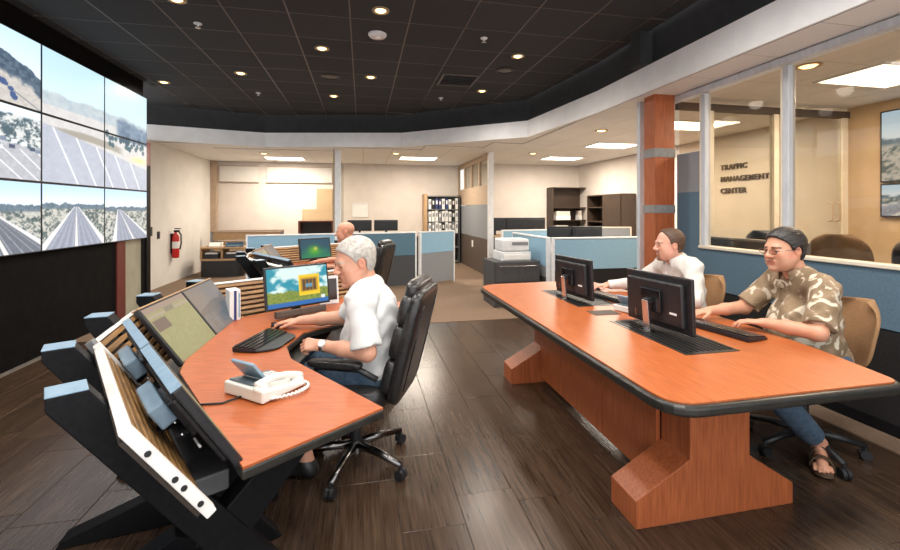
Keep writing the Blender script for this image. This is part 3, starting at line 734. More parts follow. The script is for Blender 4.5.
# ================================================================== KEYBOARDS, MICE, PHONES, PAPERS
def keyboard(label, loc, az, w=.44, d=.16, rest=False, tilt=.06):
    t = thing('keyboard', label, 'keyboard', loc, az, 'desk keyboards')
    MB().plate([(-d / 2, .004), (d / 2, .004), (d / 2, .014), (-d / 2, .030)], (0, -w / 2, 0), (1, 0, 0), (0, 0, 1), (0, 1, 0), w).build('case', M['black_plastic'], t, bev=.003)
    k = MB()
    for r in range(5):
        for c in range(17):
            x = d * .38 - r * d * .185; z = .014 + (d / 2 - x) / d * .016
            k.box((x, -w * .46 + c * w * .0575, z + .004), (d * .15, w * .047, .007))
    tag(k.build('keys', M['black_gloss'], t), kind='stuff')
    if rest:
        MB().prism(rounded([(d / 2, -w / 2), (d / 2 + .085, -w * .36), (d / 2 + .085, w * .36), (d / 2, w / 2)], [.01, .05, .05, .01]), .004, .013).build('palm_rest', M['black_plastic'], t, bev=.003)
    return t
def mouse(label, loc, az):
    t = thing('mouse', label, 'mouse', loc, az, 'desk mice')
    MB().ell((0, 0, .012), (.055, .031, .022), 16, 9).build('body', M['black_plastic'], t, smooth=True)
    MB().cyl((.028, -.004, .030), (.028, .004, .030), .007, n=10).build('wheel', M['dark_chrome'], t)
    MB().bb(.0, .052, -.0006, .0006, .02, .033).build('button_gap', M['black_gloss'], t)
    return t
def phone(label, loc, az, side=-1, s=1.0):
    t = thing('desk_phone', label, 'phone', loc, az, 'desk phones'); t.scale = (s, s, s)
    MB().plate([(-.11, .004), (.11, .004), (.11, .020), (-.11, .055)], (0, -.115, 0), (1, 0, 0), (0, 0, 1), (0, 1, 0), .23).build('base', M['phone_white'], t, bev=.008, seg=3)
    sl = math.atan2(-.035, .22); R = Matrix.Rotation(-sl, 3, 'Y')
    k = MB().box((.0, -side * .035, .042), (.19, .135, .008), R).build('keypad_panel', M['phone_grey'], t, bev=.002)
    kk = MB()
    for i in range(4):
        for j in range(3): kk.box((.075 - .026 * i, -side * (.00 + .03 * j), .034 + .026 * i * .16), (.018, .022, .008), R)
    tag(kk.build('keys', M['phone_white'], t), kind='stuff')
    Rp = Matrix.Rotation(math.radians(-38), 3, 'Y')
    sc = MB().box((-.055, -side * .035, .095), (.012, .135, .10), Rp).build('display_panel', M['screen_glow_blue'], t, bev=.003)
    MB().box((-.0475, -side * .035, .099), (.002, .11, .07), Rp).build('display_glass', M['phone_grey'], sc)
    hs = MB()
    n = 14; pts = []; rad = []
    for i in range(n + 1):
        a = i / n; x = -.105 + .21 * a; arch = .022 * (1 - (2 * a - 1) ** 2)
        pts.append((x, side * .078, .058 + (-.035) * a * .9 + arch + .006)); rad.append(.019 - .006 * math.sin(math.pi * a))
    hs.tube(pts, rad, 10)
    hs.ell((-.088, side * .078, .053), (.030, .026, .018)).ell((.088, side * .078, .026), (.030, .026, .018))
    hs.build('handset', M['phone_white'], t, smooth=True)
    pts = []
    for i in range(60):
        a = i / 59; cx = .105 + .06 * math.sin(math.pi * a); cy = side * (.08 + .055 * math.sin(math.pi * a)) * (1) - side * .16 * 0 * a
        x0 = .105 * (1 - a) - .10 * a + .075 * math.sin(math.pi * a) * (1 - a); y0 = side * (.085 + .075 * math.sin(math.pi * a))
        pts.append((x0, y0 + .004 * math.cos(i * 2.2), .014 + .004 * math.sin(i * 2.2)))
    MB().tube(pts, .0055, 6).build('coiled_cord', M['phone_white'], t, smooth=True)
    return t
DT = .742
keyboard('black keyboard under the hands of the man in the patterned shirt', (2.14, 2.20, DT), face((.98, .17)), .44, .16)
keyboard('black keyboard under the hands of the man in the white dress shirt', (2.02, 3.20, DT), face((.98, .12)), .44, .16)
mouse('black mouse under the hand of the man in the white dress shirt', (2.08, 3.53, DT), face((-.95, .2)))
phone('grey and white desk phone on the cherry table between the two black monitors', (1.93, 2.76, DT), face((.95, .3)), -1, .85)
kb = keyboard('black keyboard with palm rest on the console desk', (*S(-1.045, 2.36)[:2], DT), SD(.96, -.1), .34, .13, rest=True)
mouse('black mouse held by the silver-haired man on the console desk', (*S(-1.07, 2.665)[:2], DT), SD(-1, .05))
phone('white desk phone with coiled cord on the console desk corner', (-.385, 1.865, DT), face((.64, .77)), -1, 1.0)
cb = MB().tube([(-.455, 1.79, DT + .012), (-.52, 1.755, DT + .005), (-.60, 1.76, DT + .005), (-.67, 1.80, DT + .005), (-.72, 1.86, DT - .01)], .004, 6).build('phone_cable', M['black_plastic'], None, smooth=True)
tag(cb, 'thin black cable running from the white phone to the desk edge', 'cable')

# ================================================================== CONSOLE (survey axes, root turned)
CC = (-1.0, 2.3)
def cl(r, f): return (r - CC[0], f - CC[1])
def make_console():
    t = thing('operator_console', 'curved operator console with cherry desk and black crossed legs, nearest the camera', 'console', S(*CC), -YAW, 'operator consoles')
    desk = [cl(*p) for p in [(-.594, 1.219), (-.25, 1.588), (-.79, 2.11), (-.885, 2.30), (-.883, 2.56), (-.33, 3.30), (-.70, 3.83), (-1.47, 2.87), (-1.40, 2.30), (-1.226, 1.929)]]
    MB().prism(desk, .724, .742).build('desktop', M['cherry_desk'], t)
    MB().prism(offset(desk, .006), .702, .736).build('edge_band', M['edge_dark'], t, bev=.008)
    # gables: crossed legs with a cut top
    G = [((-1.03, 1.13), (.72, .69)), ((-1.38, 1.49), (.78, .62)), ((-1.60, 1.93), (.93, .36)), ((-1.71, 2.40), (.99, .12)), ((-1.72, 2.87), (.97, -.22)), ((-1.36, 3.42), (.72, -.69)), ((-.98, 3.82), (.72, -.69))]
    for (p, d) in G:
        o = Vector((*cl(*p), 0)); d = Vector((*d, 0)).normalized(); n = Vector((d.y, -d.x, 0)); th = .085
        g = MB().plate([(-.035, .965), (-.035, 1.0), (.05, 1.0), (.64, .16), (.76, 0), (.60, 0)], o - n * th / 2, d, (0, 0, 1), n, th).build('gable', M['black_metal'], t, bev=.004)
        MB().plate([(.60, .688), (.76, .688), (.42, .36), (.30, .44)], o - n * th * .45, d, (0, 0, 1), n, th * .9).build('desk_arm', M['black_metal'], g, bev=.004)
        MB().plate([(-.14, 0), (-.12, .035), (.35, .19), (.46, .12), (.55, 0)], o - n * th * .48, d, (0, 0, 1), n, th * .96).build('foot', M['black_metal'], g, bev=.004)
        MB().plate([(-.036, 1.0), (.051, 1.0), (.051, 1.005), (-.036, 1.005)], o - n * (th / 2 + .002), d, (0, 0, 1), n, th + .004).build('cap', M['screen_glow_blue'], g, bev=.002)  # thin plate carrying the painted blue screen light on the gable top
    # slat walls
    SLT = math.radians(33)
    for (a, b, ends) in (((-.752, 1.005), (-1.335, 1.630), (0, 1)), ((-1.39, 1.66), (-1.60, 2.14), (0,)), ((-1.61, 2.16), (-1.76, 2.92), ()), ((-1.70, 2.96), (-.78, 3.90), (1,))):
        a3, b3 = Vector((*cl(*a), 0)), Vector((*cl(*b), 0)); d = (b3 - a3); L = d.length; d.normalize()
        n = Vector((d.y, -d.x, 0))
        if n.dot(Vector((*cl(-.6, 2.5), 0)) - a3) < 0: n = -n
        dn = (n * math.sin(SLT) + Vector((0, 0, -math.cos(SLT)))).normalized(); fn = (n * math.cos(SLT) + Vector((0, 0, math.sin(SLT)))).normalized()
        top = a3 + Vector((0, 0, .950)); Hs = .295
        bk = MB().plate([(0, 0), (L, 0), (L, Hs), (0, Hs)], top - fn * .03, d, dn, fn, .012).build('slat_wall', M['slat_back'], t)
        ns = 8
        for k in range(ns):
            z0 = Hs * k / ns
            MB().plate([(.01, z0 + .005), (L - .01, z0 + .005), (L - .01, z0 + Hs / ns - .009), (.01, z0 + Hs / ns - .009)], top - fn * .018, d, dn, fn, .020).build('slat', M['slat'], bk, bev=.002, seg=1)
        MB().plate([(0, -.016), (L, -.016), (L, .0), (0, .0)], top - fn * .020, d, dn, fn, .026).build('top_rail', M['white_metal'], bk, bev=.002)
        for e in ends:
            x0 = -.012 if e == 0 else L - .026
            br = MB().plate([(x0, -.024), (x0 + .038, -.024), (x0 + .038, Hs + .02), (x0, Hs + .02)], top - fn * .018, d, dn, fn, .027).build('end_bracket', M['white_metal'] if L > .6 else M['grey_steel'], bk, bev=.003)
            for q in (.06, .55 * Hs, .67 * Hs, Hs - .03):
                pp = top + dn * q + d * (x0 if e == 0 else x0 + .038) - fn * .0045
                MB().cyl(pp - d * .003, pp + d * .003, .0075, n=12).build('bolt_hole', M['black_plastic'], br)
                if L < .6:
                    pp = top + dn * q + d * (x0 + .019) + fn * .012
                    MB().cyl(pp, pp + fn * .004, .009, n=10).build('bolt_hole', M['black_plastic'], br)
    # equipment trough behind the desk
    MB().prism([cl(*p) for p in [(-.82, 1.46), (-.95, 1.33), (-1.33, 1.67), (-1.56, 2.15), (-1.70, 2.90), (-.80, 3.83), (-.71, 3.80), (-1.48, 2.86), (-1.41, 2.30), (-1.24, 1.92)]], .575, .595).build('trough_shelf', M['black_plastic'], t)
    MB().prism([cl(*p) for p in [(-.70, 1.35), (-.98, 1.66), (-1.06, 1.60), (-.78, 1.28)]], .595, .66).build('equipment_box', M['dark_steel'], t, bev=.006)
    MB().bb(*[a + b for a, b in ((-.95, 1.0), (-.80, 1.0))], *[a - 2.3 for a in (2.12, 2.56)], .655, .672).build('pencil_tray', M['edge_dark'], t, bev=.004)
    return t
console = make_console()
SMON = math.radians(31)
def facet(p_top0, p_top1, n, ztop, frac, h, tilt):
    """lower-edge midpoint and heading for a monitor whose top edge lies on a line"""
    a, b = Vector((*p_top0, ztop)), Vector((*p_top1, ztop)); m = a.lerp(b, frac); n = Vector((*n, 0)).normalized()
    lo = m + n * math.sin(tilt) * h + Vector((0, 0, -math.cos(tilt) * h))
    return S(lo.x, lo.y, lo.z), SD(n.x, n.y)
mons = []
def arm(t, h, reach=.13):
    b = MB().tube([(-.06, 0, h * .5), (-.06 - reach * .5, .03, h * .42), (-.06 - reach, .0, h * .34)], .013, 10).build('arm', M['black_metal'], t, smooth=True)
    MB().ell((-.06 - reach * .5, .03, h * .42), (.022, .022, .022), 10, 7).build('arm_joint', M['dark_chrome'], b, smooth=True)
    MB().box((-.06 - reach, 0, h * .34), (.03, .06, .05)).build('clamp', M['black_metal'], b, bev=.004)
for fr, fn, lb in ((.255, panel_grey, 'tilted console monitor seen edge-on, farther of the two beside the white bracket'), (.755, panel_yellow, 'tilted console monitor seen edge-on at the near desk corner')):
    p, a = facet((-1.42, 1.86), (-.73, 1.133), (.72, .69), 1.0, fr, .33, SMON)
    m = monitor('monitor', lb, .485, .33, fn, p, a, SMON, None, 'console monitors', nu=40)
    MB().box((0, 0, .331), (.030, .483, .003)).build('top_trim', M['screen_glow_blue'], m)  # top edge coloured as if lit blue by the video wall
    MB().box((-.066, 0, .235), (.045, .22, .075)).build('rear_box', M['screen_glow_blue'], m, bev=.006)  # housing, with the blue screen light in its colour
    arm(m, .33); mons.append(m)
for fr, fn, lb in ((.26, panel_yellow, 'tilted console monitor with a yellowish screen'), (.76, panel_grey, 'tilted console monitor with a grey screen beside the binder')):
    p, a = facet((-1.49, 2.0), (-1.667, 2.93), (.982, .187), 1.0, fr, .34, math.radians(36))
    m = monitor('monitor', lb, .47, .34, fn, p, a, math.radians(36), None, 'console monitors', nu=64, bez=.012, backmat='black_plastic')
    MB().box((0, 0, .341), (.030, .47, .006)).build('top_trim', M['light_wood'], m)
    MB().box((.004, 0, -.006), (.040, .47, .012)).build('lower_ledge', M['light_wood'], m)
    arm(m, .34); mons.append(m)
p = S(-1.06, 2.985, .80)
m = monitor('monitor', 'upright monitor with a sky and yellow picture, facing the silver-haired man', .465, .292, desktop_bus, p, SD(.69, -.72), math.radians(9), 'foot', 'console monitors', nu=110, bez=.014)
MB().box((.03, 0, -.03), (.05, .36, .045)).build('sound_bar', M['brown_panel'], m, bev=.008)
mons.append(m)
t = thing('tablet', 'white framed tablet propped up beside the upright monitor', 'tablet', S(-.945, 3.33, .742), SD(.45, -.89)); t.rotation_euler = (0, -.22, SD(.45, -.89))
MB().box((0, 0, .11), (.012, .15, .22)).build('frame', M['alu_white'], t, bev=.005)
MB().box((.0065, 0, .115), (.002, .122, .165)).build('screen', nmat('dark_tablet_glass', (.035, .018, .014), (.05, .025, .02), (1, 1, 1), 10, 2, .15), t)
MB().box((-.03, 0, .05), (.05, .06, .01), Matrix.Rotation(.9, 3, 'Y')).build('prop', M['alu_white'], t)
t = thing('binder', 'white and blue ring binder standing by the slat wall on the console desk', 'binder', S(-1.475, 2.89, .742), SD(.62, -.78))
MB().box((0, 0, .10), (.13, .068, .20)).build('cover', M['paper'], t, bev=.004)
MB().box((.066, 0, .10), (.002, .016, .20)).build('spine_stripe', nmat('navy_print', (.03, .04, .16), (.04, .05, .2), (1, 1, 1), 10, 2, .5), t)
MB().box((.067, .024, .10), (.002, .008, .16)).build('spine_label', M['blue_light'], t)
# second console farther back, with its own monitors
c2 = copy_tree(console)
c2.location = Vector(console.location) + S(-.80, 2.92)
tag(c2, 'operator console with black crossed legs in front of the blue partition, behind the near console', 'console')
ML = ['tilted monitor of the rear console, left dark bar-like one', 'tilted monitor of the rear console, right dark bar-like one', 'tilted monitor of the rear console with a yellowish screen', 'tilted monitor of the rear console next to the green upright screen', None]
for m, lb in zip(mons[:4], ML):
    c = copy_tree(m); c.location = Vector(m.location) + S(-.80, 2.92); tag(c, lb, 'monitor', 'rear console monitors')
monitor('monitor', 'upright monitor with a green picture on the rear console', .465, .292, desktop_green, p + S(-.80, 2.92), SD(.69, -.72), math.radians(12), 'foot', 'rear console monitors', nu=60, bez=.02)

# ================================================================== CHAIRS
def make_base(t, m_leg, m_cast, rad=.32, zc=.09):
    hub = MB().cyl((0, 0, .07), (0, 0, .14), .04, .032, 16).build('hub', m_leg, t)
    for k in range(5):
        a = 2 * math.pi * k / 5 + .3; c, s = math.cos(a), math.sin(a)
        MB().tube([(c * .03, s * .03, .115), (c * rad * .55, s * rad * .55, .105), (c * rad, s * rad, .078)], [.026, .022, .017], 8).build('leg', m_leg, t, smooth=True)
        ca = MB().cyl((c * rad, s * rad, .085), (c * rad, s * rad, .05), .010, n=8)
        tx, ty = -s, c
        for q in (-1, 1):
            p = Vector((c * rad, s * rad, .029)) + Vector((tx, ty, 0)) * q * .013
            ca.cyl(p - Vector((tx, ty, 0)) * .010, p + Vector((tx, ty, 0)) * .010, .029, n=14)
        ca.build('caster', m_cast, t)
    MB().cyl((0, 0, .12), (0, 0, .30), .030, n=14).cyl((0, 0, .30), (0, 0, .42), .017, n=12).build('gas_lift', m_cast, t)
def cushion(name, c, d, m, parent, R=None, bulge=.25, n=10):
    """soft box: superellipsoid"""
    vs, fs = [], []
    c = Vector(c); nu, nv = 28, 16
    def sp(x, e): return math.copysign(abs(x) ** e, x)
    for i in range(nv + 1):
        th = -math.pi / 2 + math.pi * i / nv
        for j in range(nu):
            ph = 2 * math.pi * j / nu
            p = Vector((d[0] / 2 * sp(math.cos(th), bulge) * sp(math.cos(ph), bulge), d[1] / 2 * sp(math.cos(th), bulge) * sp(math.sin(ph), bulge), d[2] / 2 * sp(math.sin(th), bulge)))
            vs.append(c + (R @ p if R is not None else p))
    for i in range(nv):
        for j in range(nu): fs.append((i * nu + j, i * nu + (j + 1) % nu, (i + 1) * nu + (j + 1) % nu, (i + 1) * nu + j))
    return MB().add(vs, fs).build(name, m, parent, smooth=True)
def make_exec(label, loc, az):
    t = thing('executive_chair', label, 'chair', loc, az, 'black leather executive chairs')
    make_base(t, M['dark_chrome'], M['black_plastic'])
    MB().box((0, 0, .415), (.22, .18, .03)).build('mechanism', M['black_metal'], t, bev=.004)
    cushion('seat', (.02, 0, .475), (.54, .54, .13), M['leather'], t, bulge=.35)
    R = Matrix.Rotation(math.radians(-14), 3, 'Y')
    o = Vector((-.25, 0, .46))
    bk = cushion('backrest', o + R @ Vector((-.03, 0, .30)), (.075, .48, .64), M['leather'], t, R, .35)
    for z, h in ((.14, .19), (.33, .19), (.50, .16)):
        for y, wd in ((-.155, .15), (0, .18), (.155, .15)):
            cushion('pad', o + R @ Vector((.018, y, z)), (.07, wd, h), M['leather'], bk, R, .5)
    for y in (-.15, .15): MB().tube([o + R @ Vector((-.064, y, .06)), o + R @ Vector((-.067, y, .3)), o + R @ Vector((-.064, y, .54))], .006, 8).build('piping', M['black_gloss'], bk, smooth=True)
    cushion('headrest', o + R @ Vector((.015, 0, .60)), (.085, .38, .10), M['leather'], bk, R, .5)
    for s in (-1, 1):
        y = s * .30
        MB().tube([(.10, s * .25, .43), (.13, y, .46), (.14, y, .60), (.08, y, .665), (-.14, y, .665), (-.24, y, .62)], .016, 8).build('arm_frame', M['black_plastic'], t, smooth=True)
        cushion('arm_pad', (-.01, y, .685), (.30, .065, .04), M['leather'], t, bulge=.5)
    return t
def make_task(label, loc, az, m, group, arms=False):
    t = thing('task_chair', label, 'chair', loc, az, group)
    make_base(t, M['black_plastic'], M['black_plastic'], .30)
    MB().box((-.02, 0, .415), (.20, .16, .03)).build('mechanism', M['black_metal'], t, bev=.004)
    cushion('seat', (.02, 0, .465), (.48, .50, .09), m, t, bulge=.4)
    # curved back shell
    vs, fs = [], []; nu, nv = 16, 24
    for side in (0, 1):
        for i in range(nv + 1):
            v = i / nv; z = .52 + .41 * v; wd = .205 * max(.10, (1 - abs(2 * v - 1) ** 3.4)) ** .42
            for j in range(nu + 1):
                u = -1 + 2 * j / nu; x = -.27 - .10 * v + .07 * u * u + .02 * math.sin(v * 3.1) - side * .045 * (1 - .55 * u * u)
                vs.append((x, u * wd, z))
    B = (nv + 1) * (nu + 1)
    for i in range(nv):
        for j in range(nu):
            a = i * (nu + 1) + j; fs.append((a, a + 1, a + nu + 2, a + nu + 1)); fs.append((B + a + nu + 1, B + a + nu + 2, B + a + 1, B + a))
    for i in range(nv):
        for j in (0, nu):
            a = i * (nu + 1) + j; q = (a, a + nu + 1, B + a + nu + 1, B + a); fs.append(q if j == 0 else q[::-1])
    for j in range(nu):
        a = j; fs.append((a, B + a, B + a + 1, a + 1)); a = nv * (nu + 1) + j; fs.append((a, a + 1, B + a + 1, B + a))
    MB().add(vs, fs).build('backrest', m, t, smooth=True)
    MB().tube([(-.08, 0, .42), (-.28, 0, .43), (-.33, 0, .55), (-.345, 0, .78)], .022, 8).build('back_stem', M['black_plastic'], t, smooth=True)
    return t
make_exec('black leather executive chair holding the silver-haired man in the white polo', (*S(-.55, 2.49)[:2], 0), SD(-.98, .18))
make_exec('black leather executive chair behind the bald man at the rear console', (*S(-1.20, 5.55)[:2], 0), SD(-.97, .24))
make_task('tan fabric task chair holding the man in the patterned shirt', (2.68, 2.14, 0), face((-.95, .25)), M['fabric_tan'], 'tan task chairs')
make_task('tan fabric task chair holding the man in the white dress shirt', (2.56, 3.08, 0), face((-.96, .1)), M['fabric_tan'], 'tan task chairs')
make_task('brown task chair in the glazed side room behind the near man', (4.40, 3.08, .004), face((.9, .3)), M['fabric_brown'], 'side room chairs').scale = (1, 1.1, 1.36)
for x, y, lb in ((4.42, 3.74, 'black task chair in the glazed side room, left of the brown chair'), (4.45, 2.44, 'black task chair in the glazed side room, right of the brown chair')):
    make_task(lb, (x, y, .004), face((.9, .1)), M['black_plastic'], 'side room chairs').scale = (1, 1.05, 1.36)

# ================================================================== OFFICE FURNITURE AT THE BACK
def partition(label, p0, p1, h, bands, m_trim='alu_white', th=.06):
    a, b = Vector((*p0, 0)), Vector((*p1, 0)); d = b - a; L = d.length
    t = thing('cubicle_partition', label, 'partition', a, math.atan2(d.y, d.x), 'cubicle partitions')
    for z0, z1, m in bands: MB().bb(.03, L - .03, -th / 2, th / 2, z0, z1 - .004).build('panel', M[m], t)
    MB().bb(0, L, -th / 2 - .004, th / 2 + .004, h - .02, h + .004).build('top_cap', M[m_trim], t, bev=.004)
    for x in (0, L - .03): MB().bb(x, x + .03, -th / 2 - .004, th / 2 + .004, 0, h - .02).build('post', M[m_trim], t, bev=.004)
    return t
partition('pale blue cubicle partition behind the rear console', (-1.89, 7.60), (-.45, 7.88), 1.06, ((.05, 1.04, 'blue_light'),))
partition('teal and charcoal cubicle partition right of the bald man', (-.44, 7.88), (1.02, 8.12), 1.06, ((.05, .62, 'grey_dark'), (.62, 1.04, 'blue_mid')))
partition('light blue and grey end partition beside the aisle', (1.08, 8.14), (1.86, 8.60), 1.06, ((.05, .64, 'grey_mid'), (.64, 1.04, 'blue_light')))
partition('blue cubicle partition running back beside the printer', (2.78, 6.02), (2.78, 7.55), 1.06, ((.05, .45, 'grey_dark'), (.45, .62, 'grey_mid'), (.62, 1.04, 'blue_light')))
partition('blue and black cubicle partition behind the far monitor', (2.80, 5.95), (4.9, 5.95), 1.06, ((.05, .58, 'black_fabric'), (.58, 1.04, 'blue_light')))
partition('light blue low partition behind the printer', (2.86, 8.5), (4.0, 8.6), 1.06, ((.05, .5, 'grey_dark'), (.5, 1.04, 'blue_light')))
partition('charcoal low partition inside the glazed side room, under the wall lettering', (3.75, 2.95), (3.75, 4.12), 1.19, ((.05, 1.17, 'grey_dark'),), 'grey_steel')
partition('grey far cubicle partition below the dark bookcases', (4.1, 8.85), (5.9, 8.5), 1.10, ((.05, 1.08, 'grey_mid'),), 'cream_frame')
for x, y, lb in ((3.35, 6.75, 'black monitor back rising above the right cubicle, left one'), (3.75, 6.6, 'black monitor back rising above the right cubicle, right one'),
                 (3.0, 9.4, 'dark monitor on the far desk left of the cubicle, first in the row'), (3.5, 9.4, 'dark monitor on the far desk left of the cubicle, second in the row'), (4.0, 9.45, 'dark monitor on the far desk left of the cubicle, third in the row')):
    monitor('monitor', lb, .50, .30, None, (x, y, .90 if y < 8 else 1.0), face((.2, .98)), 0, 'foot', 'office monitors', parts=False, powered=False)
def desk(label, x0, x1, y0, y1, z, m):
    t = thing('office_desk', label, 'desk', ((x0 + x1) / 2, (y0 + y1) / 2, .004), 0, 'office desks'); hx, hy = (x1 - x0) / 2, (y1 - y0) / 2
    MB().bb(-hx, hx, -hy, hy, z - .03, z).build('desktop', M[m], t, bev=.003)
    for a in (-1, 1): MB().bb(a * hx - .02, a * hx + .02, -hy, hy, 0, z - .03).build('side_panel', M['grey_dark'], t)
    return t
desk('office desk inside the right cubicle', 3.0, 4.6, 6.4, 7.1, .80, 'light_wood')
desk('office desk under the far row of dark monitors', 2.9, 4.4, 9.15, 9.75, .90, 'light_wood')
desk('office desk behind the teal partition', -.3, 1.2, 9.2, 9.9, .92, 'light_wood')
for x, lb in ((-.05, 'dark monitor above the teal partition, beside the white post'), (.52, 'dark monitor above the teal partition, farther from the white post')):
    monitor('monitor', lb, .52, .24, None, (x, 9.5, 1.02), face((0, 1)), 0, 'foot', 'office monitors', parts=False, powered=False)
# cabinet and printer
t = thing('file_cabinet', 'charcoal lateral file cabinet under the white printer', 'cabinet', (2.32, 6.42, .004))
MB().bb(-.37, .37, -.28, .30, 0, .69).build('body', M['dark_steel'], t, bev=.004)
for z in (.06, .385):
    d = MB().bb(-.35, .35, -.296, -.28, z, z + .30).build('drawer', M['dark_steel'], t, bev=.003)
    MB().tube([(-.30, -.296, z + .24), (-.30, -.32, z + .24), (.30, -.32, z + .24), (.30, -.296, z + .24)], .007).build('handle', M['chrome'], d)
t = thing('printer', 'white desktop printer on the charcoal file cabinet', 'printer', (2.33, 6.43, .694))
MB().bb(-.24, .24, -.22, .22, 0, .14).build('body', M['alu_white'], t, bev=.012)
MB().bb(-.22, .22, -.20, .20, .15, .33).build('upper_body', M['alu_white'], t, bev=.02)
MB().bb(-.20, .20, -.235, -.22, .02, .10).build('paper_tray', M['paper'], t, bev=.004)
MB().bb(-.06, .20, -.206, -.198, .24, .29).build('control_panel', M['grey_mid'], t)
MB().bb(-.19, .19, -.19, .10, .33, .338).build('output_lid', M['paper'], t, bev=.003)
# binder bookcase
ords = ['first', 'second', 'third', 'fourth', 'fifth', 'sixth', 'seventh', 'eighth', 'ninth', 'tenth']
bc = thing('bookcase', 'grey steel bookcase full of binders with an oak side', 'bookcase', (2.17, 11.72, .004))
MB().bb(-.50, -.42, -.20, .20, 0, 1.92).build('oak_side', M['light_wood'], bc)
MB().bb(.46, .50, -.20, .20, 0, 1.88).build('side', M['dark_steel'], bc); MB().bb(-.42, -.40, -.20, .20, 0, 1.88).build('side', M['dark_steel'], bc)
MB().bb(-.40, .46, .17, .20, 0, 1.88).build('back', M['dark_steel'], bc)
for z in (.06, .45, .84, 1.16, 1.50, 1.86): MB().bb(-.40, .46, -.20, .17, z - .02, z).build('shelf', M['grey_steel'], bc)
BC = {'white': M['paper'], 'navy': nmat('navy_cloth', (.025, .04, .13), (.035, .05, .16), (1, 1, 1), 40, 3, .6), 'black': M['black_plastic'], 'grey': M['grey_mid']}
for sz, sn, seq in ((1.50, 'top', ['white', 'black', 'navy', 'navy', 'white', 'navy', 'white', 'black', 'white']), (1.16, 'second', ['white', 'white', 'white', 'grey', 'white', 'white', 'white', 'black', 'white']), (.84, 'third', ['white', 'grey', 'white', 'white', 'black', 'white', 'white', 'grey', 'white'])):
    for k, cn in enumerate(seq):
        b = thing('binder', '%s binder, %s from the left on the %s shelf of the grey bookcase' % (cn, ords[k], sn), 'binder', (2.17 - .345 + .094 * k, 11.66, sz + .004), 0, 'binders in the grey bookcase')
        hh = .27 + .015 * ((k * 7) % 3)
        MB().bb(-.036, .036, -.14, .13, 0, hh).build('cover', BC[cn], b, bev=.004)
        MB().bb(-.022, .022, -.143, -.14, hh * .45, hh * .8).build('spine_label', M['grey_mid'] if cn == 'white' else M['paper'], b)
# dark bookcases
def dark_case(label, loc, az, w, h, door):
    t = thing('bookcase', label, 'bookcase', loc, az, 'dark bookcases')
    MB().bb(-w / 2, -w / 2 + .03, -.18, .18, 0, h).build('side', M['dark_wood'], t); MB().bb(w / 2 - .03, w / 2, -.18, .18, 0, h).build('side', M['dark_wood'], t)
    MB().bb(-w / 2 + .03, w / 2 - .03, .16, .18, 0, h).build('back', M['dark_wood'], t)
    for z in (.02, .45, .85, 1.2, 1.55, h): MB().bb(-w / 2 + .03, w / 2 - .03, -.18, .16, z - .025, z).build('shelf', M['dark_wood'], t)
    if door: MB().bb(.0, w / 2 - .03, -.20, -.18, .05, h - .03).build('door', M['dark_wood'], t)
    return t
dark_case('tall dark bookcase in the far corner with papers on its shelves', (5.62, 10.98, .004), 0, 1.05, 2.10, False)
dark_case('dark cabinet with open side shelves left of the wood pillar', (5.88, 9.3, .004), -math.pi / 2, 1.5, 1.85, True)
for x, z, wd, hh, lb in ((5.42, 1.204, .42, .24, 'stack of white papers on the middle shelf of the tall dark bookcase'), (5.38, .854, .38, .20, 'pale box on the lower shelf of the tall dark bookcase'), (5.94, 1.204, .07, .26, 'upright white folder on the tall dark bookcase')):
    t = thing('paper_stack', lb, 'papers', (x, 10.92, z), 0, 'papers in the tall bookcase')
    MB().bb(-wd / 2, wd / 2, -.12, .12, 0, hh * .5).build('lower_stack', M['paper'], t, bev=.003)
    MB().bb(-wd / 2 + .01, wd / 2 - .01, -.115, .12, hh * .5, hh).build('upper_stack', M['wall_cream'], t, bev=.003)
t = thing('file_box', 'small red folder on the open shelf of the dark cabinet', 'folder', (5.80, 9.62, .855)); MB().bb(-.10, .08, -.05, .05, 0, .20).build('cover', M['red'], t); MB().bb(-.102, -.10, -.03, .03, .06, .16).build('label_strip', M['paper'], t)
# notices and tan reflection panel
for x, y, z, wd, hh, lb in ((-1.02, 11.99, 1.22, .34, .42, 'white notice on the wall left of the white post'), (-.05, 11.99, 1.28, .42, .38, 'white notice on the wall right of the white post'), (3.1, 11.19, 1.32, .40, .55, 'white notice on the wall right of the partition post')):
    t = thing('wall_notice', lb, 'notice', (x, y, z), 0, 'wall notices')
    MB().bb(-wd / 2, wd / 2, -.012, 0, 0, hh).build('sheet', M['paper'], t)
    MB().bb(-wd / 2, wd / 2, -.016, -.012, hh - .03, hh).build('clip_rail', M['alu_white'], t)
t = thing('reflection_panel', 'tan stepped panel imitating a glass reflection, left of the white post', 'board', (-1.15, 11.98, .95)); MB().bb(-.05, .36, -.03, 0, .0, 1.10).build('board', M['wall_tan'], t); MB().bb(-.42, -.05, -.03, 0, 0, .55).build('lower_board', M['wall_tan'], t)  # stepped tan reflection in the glass, built as two flat boards
t = thing('hutch', 'red-brown wooden hutch behind the pale blue partition', 'hutch', (-1.02, 10.2, .004))
MB().bb(-.38, .38, -.2, .2, 0, .85).build('body', M['red_wood'], t); MB().bb(-.38, -.34, -.2, .2, .85, 1.2).bb(.34, .38, -.2, .2, .85, 1.2).build('side', M['red_wood'], t); MB().bb(-.34, .34, .17, .2, .85, 1.2).build('back', M['dark_wood'], t); MB().bb(-.38, .38, -.2, .2, 1.2, 1.23).build('top', M['red_wood'], t)
